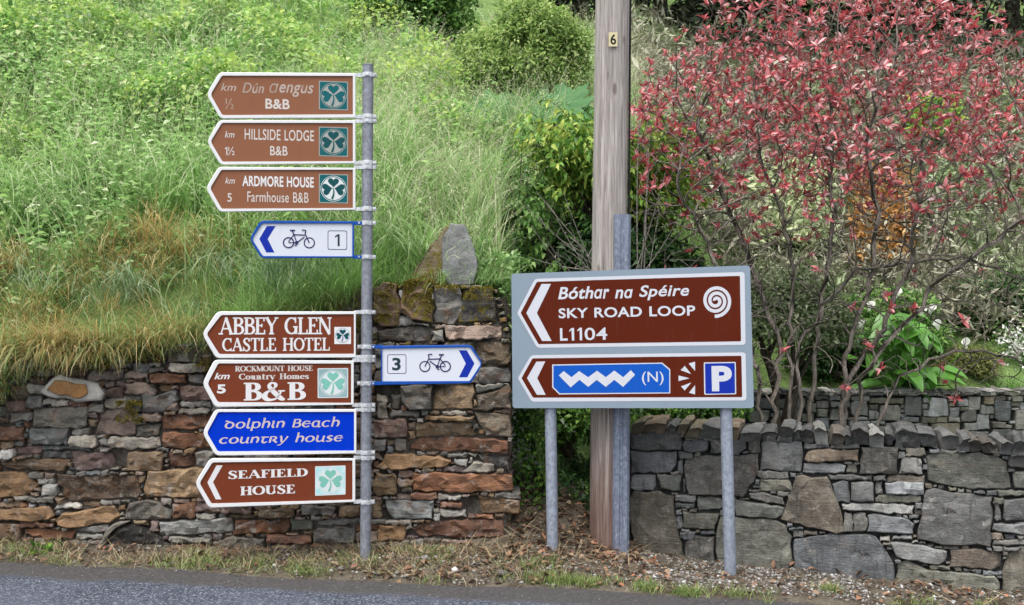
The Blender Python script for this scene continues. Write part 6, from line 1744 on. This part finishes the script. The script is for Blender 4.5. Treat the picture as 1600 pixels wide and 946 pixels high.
for px, py in ((1357, 482), (1400, 462), (1438, 490), (1452, 487), (1420, 561), (1510, 541), (1383, 503), (1452, 533), (1466, 512), (1347, 512)):
    c = unproj(px, py + 4, random.uniform(9.2, 9.6)); az = random.uniform(-2.6, -0.5); V = []; n = 14
    lean = Vector((math.cos(az) * 0.45, math.sin(az) * 0.45, 1)).normalized(); e1 = lean.orthogonal().normalized(); e2 = lean.cross(e1)
    rings_ = [(0.0, 0.008), (0.03, 0.016), (0.055, 0.030), (0.066, 0.040)]
    for hh_, r in rings_:
        for k in range(n):
            a = 2*math.pi*k/n; ex = 0.03 * max(0, math.cos(a)) * (r > 0.028)
            V.append(c + lean * (hh_ + ex) + (e1 * math.cos(a) + e2 * math.sin(a)) * r)
    Fc = [(j*n + k, j*n + (k+1) % n, (j+1)*n + (k+1) % n, (j+1)*n + k) for j in range(3) for k in range(n)]
    build('flower', V, Fc, M['petal'], lily, smooth=180)
    MB().tube([lo + Vector((random.uniform(-.1, .1), 0, 0)), lo.lerp(c, 0.55) + Vector((0, 0.03, 0)), c], [0.008, 0.007, 0.006], 5, cap=False).build('stalk', M['lily_leaf'], lily, smooth=80)

wf = thing('flowering_shrub', at(1600, 600, 9.9), 'shrub with clusters of small white flowers at the right edge', 'shrub')
x = rng.normal(1592, 16, 420); y = rng.normal(545, 20, 420); Yv = rng.uniform(9.7, 10.1, 420)
pos = np.column_stack([(x - CX) / F * Yv, Yv, CAMZ - (y - HY) / F * Yv])
leaves('flower_clusters', pos, rand_dirs(420, 0.3), rand_dirs(420), 0.035, 0.03, M['petal'], wf, simple=True)["kind"] = 'stuff'
x = rng.normal(1598, 22, 1300); y = rng.normal(560, 28, 1300); Yv = rng.uniform(9.8, 10.3, 1300)
pos = np.column_stack([(x - CX) / F * Yv, Yv, CAMZ - (y - HY) / F * Yv])
leaves('foliage', pos, rand_dirs(1300, 0.3), rand_dirs(1300, 0.5), 0.06, 0.025, M['shrub_mid'], wf, simple=True)["kind"] = 'stuff'
stems('stem', at(1600, 612, 9.9), [at(1585, 540, 9.9), at(1600, 530, 10), at(1615, 545, 9.9)], 0.008, M['bark'], wf, wob=0.03)
sg_ = thing('spiky_grass', at(1585, 612, 9.5), 'arching spiky green grass clump at the right end of the garden wall', 'grass clump')
B = np.array(at(1582, 612, 9.5)) + rng.normal(scale=[0.09, 0.05, 0.01], size=(90, 3))
blades('blade_tuft', B, rng.uniform(0, 2*np.pi, 90), rng.uniform(0.18, 0.34, 90), np.full(90, 0.011), rng.uniform(0.1, 0.8, 90), rng.uniform(0.4, 1.5, 90), M['grass'], sg_)["kind"] = 'stuff'

# tall seeding dock beside the boulder
dk = thing('seeding_dock', at(735, 440, 6.95), 'tall feathery brown-green seeding weed right of the boulder', 'plant')
r0 = Vector(at(728, 450, 6.95)); t0 = Vector(at(733, 345, 6.9))
MB().tube([r0, r0.lerp(t0, 0.5) + Vector((0.01, 0, 0)), t0], [0.006, 0.005, 0.002], 6).build('stem', M['bark'], dk, smooth=80)
u = rng.uniform(0.05, 1, 900); pos = np.array(r0) * (1 - u)[:, None] + np.array(t0) * u[:, None] + rng.normal(scale=1, size=(900, 3)) * (0.03 + 0.06 * (1 - u))[:, None]
leaves('seed_spray', pos, rand_dirs(900, 0.4), rand_dirs(900), rng.uniform(0.01, 0.03, 900), 0.007, M['pale_fern'], dk, simple=True)["kind"] = 'stuff'
# leafy weeds tumbling over the right end of the wall
pos = np.array([at(rng.uniform(745, 812), rng.uniform(395, 560), rng.uniform(6.72, 7.05)) for _ in range(1500)])
pos = pos[(pos[:, 0] > -0.09 + (1.9 - pos[:, 2]) * 0.14) | (pos[:, 2] > 1.86)]
o = leaves('weeds', pos, rand_dirs(len(pos), 0.3), rand_dirs(len(pos), 0.7), rng.uniform(0.03, 0.075, len(pos)), rng.uniform(0.012, 0.035, len(pos)), M['nettle'], simple=True)
tag(o, 'leafy weeds tumbling over the right end of the brown wall', 'weeds', kind='stuff')
# ground cover and fallen leaves in the gap between the walls
x = rng.uniform(-0.1, 1.2, 3600); y = rng.uniform(6.95, 8.3, 3600)
pos = np.column_stack([x, y, np.maximum(terrain_z(x, y), verge_z(x, y)) + rng.uniform(0.0, 0.07, 3600)])
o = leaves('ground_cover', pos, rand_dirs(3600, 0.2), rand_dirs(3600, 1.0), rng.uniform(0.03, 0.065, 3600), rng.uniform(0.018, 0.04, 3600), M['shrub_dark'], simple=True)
tag(o, 'dark ground cover in the shade between the two walls', 'ground cover', kind='stuff')
# tufts between the mossy top stones and round the boulder
c = np.array([at(rng.uniform(585, 790), 441, 6.70 + rng.uniform(-0.03, 0.10)) for _ in range(30)]); B = np.repeat(c, 14, axis=0) + rng.normal(scale=[0.03, 0.02, 0.01], size=(420, 3)); N = len(B)
o = blades('crevice_grass', B, rng.normal(-np.pi / 2, 1.4, N), rng.uniform(0.06, 0.2, N), rng.uniform(0.003, 0.006, N), rng.uniform(0.1, 1.0, N), rng.uniform(0.3, 1.8, N), M['grass'])
tag(o, 'grass sprouting round the boulder and mossy top stones', 'grass', kind='stuff')
# creepers in the gap, on the wall end
pos = np.array([at(rng.uniform(800, 855), rng.uniform(520, 800), rng.uniform(6.85, 7.2)) for _ in range(1300)])
o = leaves('creeper', pos, rand_dirs(len(pos), -0.2), rand_dirs(len(pos), 0.5), rng.uniform(0.03, 0.06, len(pos)), rng.uniform(0.015, 0.035, len(pos)), M['ivy'], simple=True)
tag(o, 'dark creeper hanging on the end of the brown wall', 'creeper', kind='stuff')

# ------------------------------------------------------------------ verge: grass, litter, chippings
def vz(x, y): return verge_z(x, y) + 0.006
def vpts(n, x0, x1, f0, f1):
    """f: 0 at the road edge, 1 at the wall foot"""
    x = rng.uniform(x0, x1, n); e = road_edge(x)
    wall = np.where(x < 0.0, 6.62, np.where(x < 0.8, 7.0, 6.86 - 0.319 * (x - 0.805) - 0.02))
    f = rng.uniform(f0, f1, n); y = e + (wall - e) * f
    return np.column_stack([x, y])
c = vpts(230, -4.2, -0.4, 0.05, 0.8); c = c[rng.random(len(c)) < 0.35 + 0.65 * sstep(-0.2, 0.3, vnoise(c[:, 0], c[:, 1], 3.1, 2))]
c = c[~((c[:, 0] > -2.8) & (c[:, 0] < -2.2) & (c[:, 1] > 6.2))]
B = tufts(c, vz, 22, 0.035); N = len(B)
o = blades('verge_grass', B, rng.uniform(0, 2*np.pi, N), rng.uniform(0.03, 0.10, N), rng.uniform(0.003, 0.005, N), rng.uniform(0.2, 1.2, N), rng.uniform(0.3, 1.6, N), M['verge_green'])
tag(o, 'tufts of short green grass along the foot of the brown wall', 'grass', kind='stuff')
c = vpts(330, -4.2, 0.3, 0.1, 0.9); c = c[~((c[:, 0] > -2.8) & (c[:, 0] < -2.2) & (c[:, 1] > 6.3))]
B = tufts(c, vz, 18, 0.05); N = len(B)
o = blades('dead_verge_grass', B, rng.uniform(0, 2*np.pi, N), rng.uniform(0.05, 0.16, N), rng.uniform(0.002, 0.005, N), rng.uniform(0.6, 1.5, N), rng.uniform(0.0, 1.0, N), M['straw'])
tag(o, 'dead straw-coloured grass lying on the verge', 'grass', kind='stuff')
cl = []
for px, nn, wd, f in ((860, 26, 0.16, 0.12), (905, 16, 0.10, 0.10), (1005, 10, 0.05, 0.15), (1060, 14, 0.10, 0.06), (1150, 8, 0.10, 0.05), (1290, 7, 0.05, 0.6), (660, 8, 0.1, 0.6), (830, 10, 0.08, 0.4), (1420, 6, 0.2, 0.1)):
    x = (px - CX) / F * 6.1 + rng.normal(scale=wd, size=nn); e = road_edge(x); y = e + 0.02 + (0.75 if px < 1000 else 0.4) * f + rng.normal(scale=0.025, size=nn); cl.append(np.column_stack([x, y]))
c = np.concatenate(cl); B = tufts(c, vz, 26, 0.03); N = len(B)
o = blades('edge_grass', B, rng.uniform(0, 2*np.pi, N), rng.uniform(0.03, 0.09, N), rng.uniform(0.003, 0.005, N), rng.uniform(0.1, 0.9, N), rng.uniform(0.2, 1.3, N), M['verge_green'])
tag(o, 'bright green grass tufts along the road edge below the large sign', 'grass', kind='stuff')
# broad weed at the far left
c = np.array(at(68, 862, 6.35)); pos = c + rng.normal(scale=[0.06, 0.04, 0.015], size=(46, 3)); d = rand_dirs(46, 0.4)
wd_ = thing('dock_weed', tuple(c), 'small broad-leaved green weed at the wall foot on the far left', 'weed')
leaves('foliage', pos, d, rand_dirs(46, 1.0), rng.uniform(0.05, 0.10, 46), 0.035, M['ivy'], wd_, droop=0.3)["kind"] = 'stuff'

# dead leaves
c = np.concatenate([vpts(900, -0.9, 0.95, 0.05, 1.0), vpts(700, 0.0, 0.85, 0.35, 1.05), vpts(420, 0.9, 3.6, 0.05, 1.0), vpts(420, -4.2, -0.8, 0.05, 1.0)])
pos = np.column_stack([c, vz(c[:, 0], c[:, 1]) + rng.uniform(0.002, 0.03, len(c))]); d = rand_dirs(len(c)); d[:, 2] *= 0.35
L = rng.uniform(0.02, 0.065, len(c))
o = leaves('leaf_litter', pos, d, rand_dirs(len(c), 1.6), L, L * rng.uniform(0.3, 0.65, len(c)), M['litter'], fold=0.5, droop=0.1)
tag(o, 'brown and orange dead leaves scattered on the verge', 'leaf litter', kind='stuff')
# twigs
c = np.concatenate([vpts(340, -0.2, 0.9, 0.2, 1.0), vpts(160, -4.2, 3.5, 0.1, 0.9)]); N = len(c)
B = np.column_stack([c, vz(c[:, 0], c[:, 1]) + rng.uniform(0.005, 0.04, N)])
o = blades('twigs', B, rng.uniform(0, 2*np.pi, N), rng.uniform(0.08, 0.30, N), rng.uniform(0.003, 0.007, N), rng.uniform(1.1, 1.6, N), rng.uniform(-0.2, 0.4, N), M['straw'])
tag(o, 'dead twigs and stalks lying between the posts', 'twigs', kind='stuff')
# chippings
def pebbles(name, c, zf, s0, s1, mat, label, sink=0.3):
    N = len(c); s = s0 + (s1 - s0) * rng.uniform(0, 1, N) ** 2.2
    base = np.array([[1,0,0],[0,1,0],[-1,0,0],[0,-1,0],[.1,.05,.75],[.05,-.1,-.7]]); f = [[0,1,4],[1,2,4],[2,3,4],[3,0,4],[1,0,5],[2,1,5],[3,2,5],[0,3,5]]
    V = base[None] * (1 + rng.uniform(-0.4, 0.4, (N, 6, 3))); a = rng.uniform(0, 2*np.pi, N); ca, sa = np.cos(a)[:, None], np.sin(a)[:, None]
    X = V[..., 0] * ca - V[..., 1] * sa * 0.7; Yy = V[..., 0] * sa + V[..., 1] * ca * 0.7
    W = np.stack([X, Yy, V[..., 2] * 0.7], 2) * s[:, None, None] / 2
    z = zf(c[:, 0], c[:, 1]); W += np.column_stack([c, z + s * (0.3 - sink * 0.5)])[:, None, :]
    o = np_build(name, W.reshape(-1, 3), ((np.arange(N) * 6)[:, None, None] + np.array(f)[None]).ravel(), np.full(N * 8, 3), mat)
    return tag(o, label, 'gravel', kind='stuff')
c = np.concatenate([vpts(2600, 0.75, 2.2, 0.15, 1.0), vpts(900, -0.9, 0.8, 0.02, 0.8), vpts(800, 2.0, 3.6, 0.0, 1.0), vpts(700, -4.2, -0.9, 0.0, 1.0)])
pebbles('chippings', c, vz, 0.006, 0.042, M['gravel'], 'pale stone chippings and small stones on the verge')
x = rng.uniform(-4, 3.5, 420); c = np.column_stack([x, road_edge(x) - np.abs(rng.normal(scale=0.22, size=420))])
pebbles('loose_chips', c, lambda x, y: -0.03 * x + 0.004, 0.004, 0.014, M['gravel'], 'small loose stone chips on the road edge')
c = vpts(60, -1.5, 1.2, 0.15, 0.8)
pebbles('small_stones', c, vz, 0.03, 0.085, M['gravel'], 'larger loose stones lying on the verge')

# white scrap in the grass on the hillside
sc_ = thing('paper_scrap', at(217, 356, 8.0), 'small white scrap caught in the hillside grass', 'scrap')
V = []; 
for i in range(4):
    for j in range(4): V.append(Vector(at(210 + i * 4.5, 346 + j * 4.2, 7.55)) + Vector((0, random.uniform(-.03, .03), random.uniform(-.008, .008))))
build('scrap_sheet', V, [(i*4+j, i*4+j+1, (i+1)*4+j+1, (i+1)*4+j) for i in range(3) for j in range(3)], M['paper'], sc_)
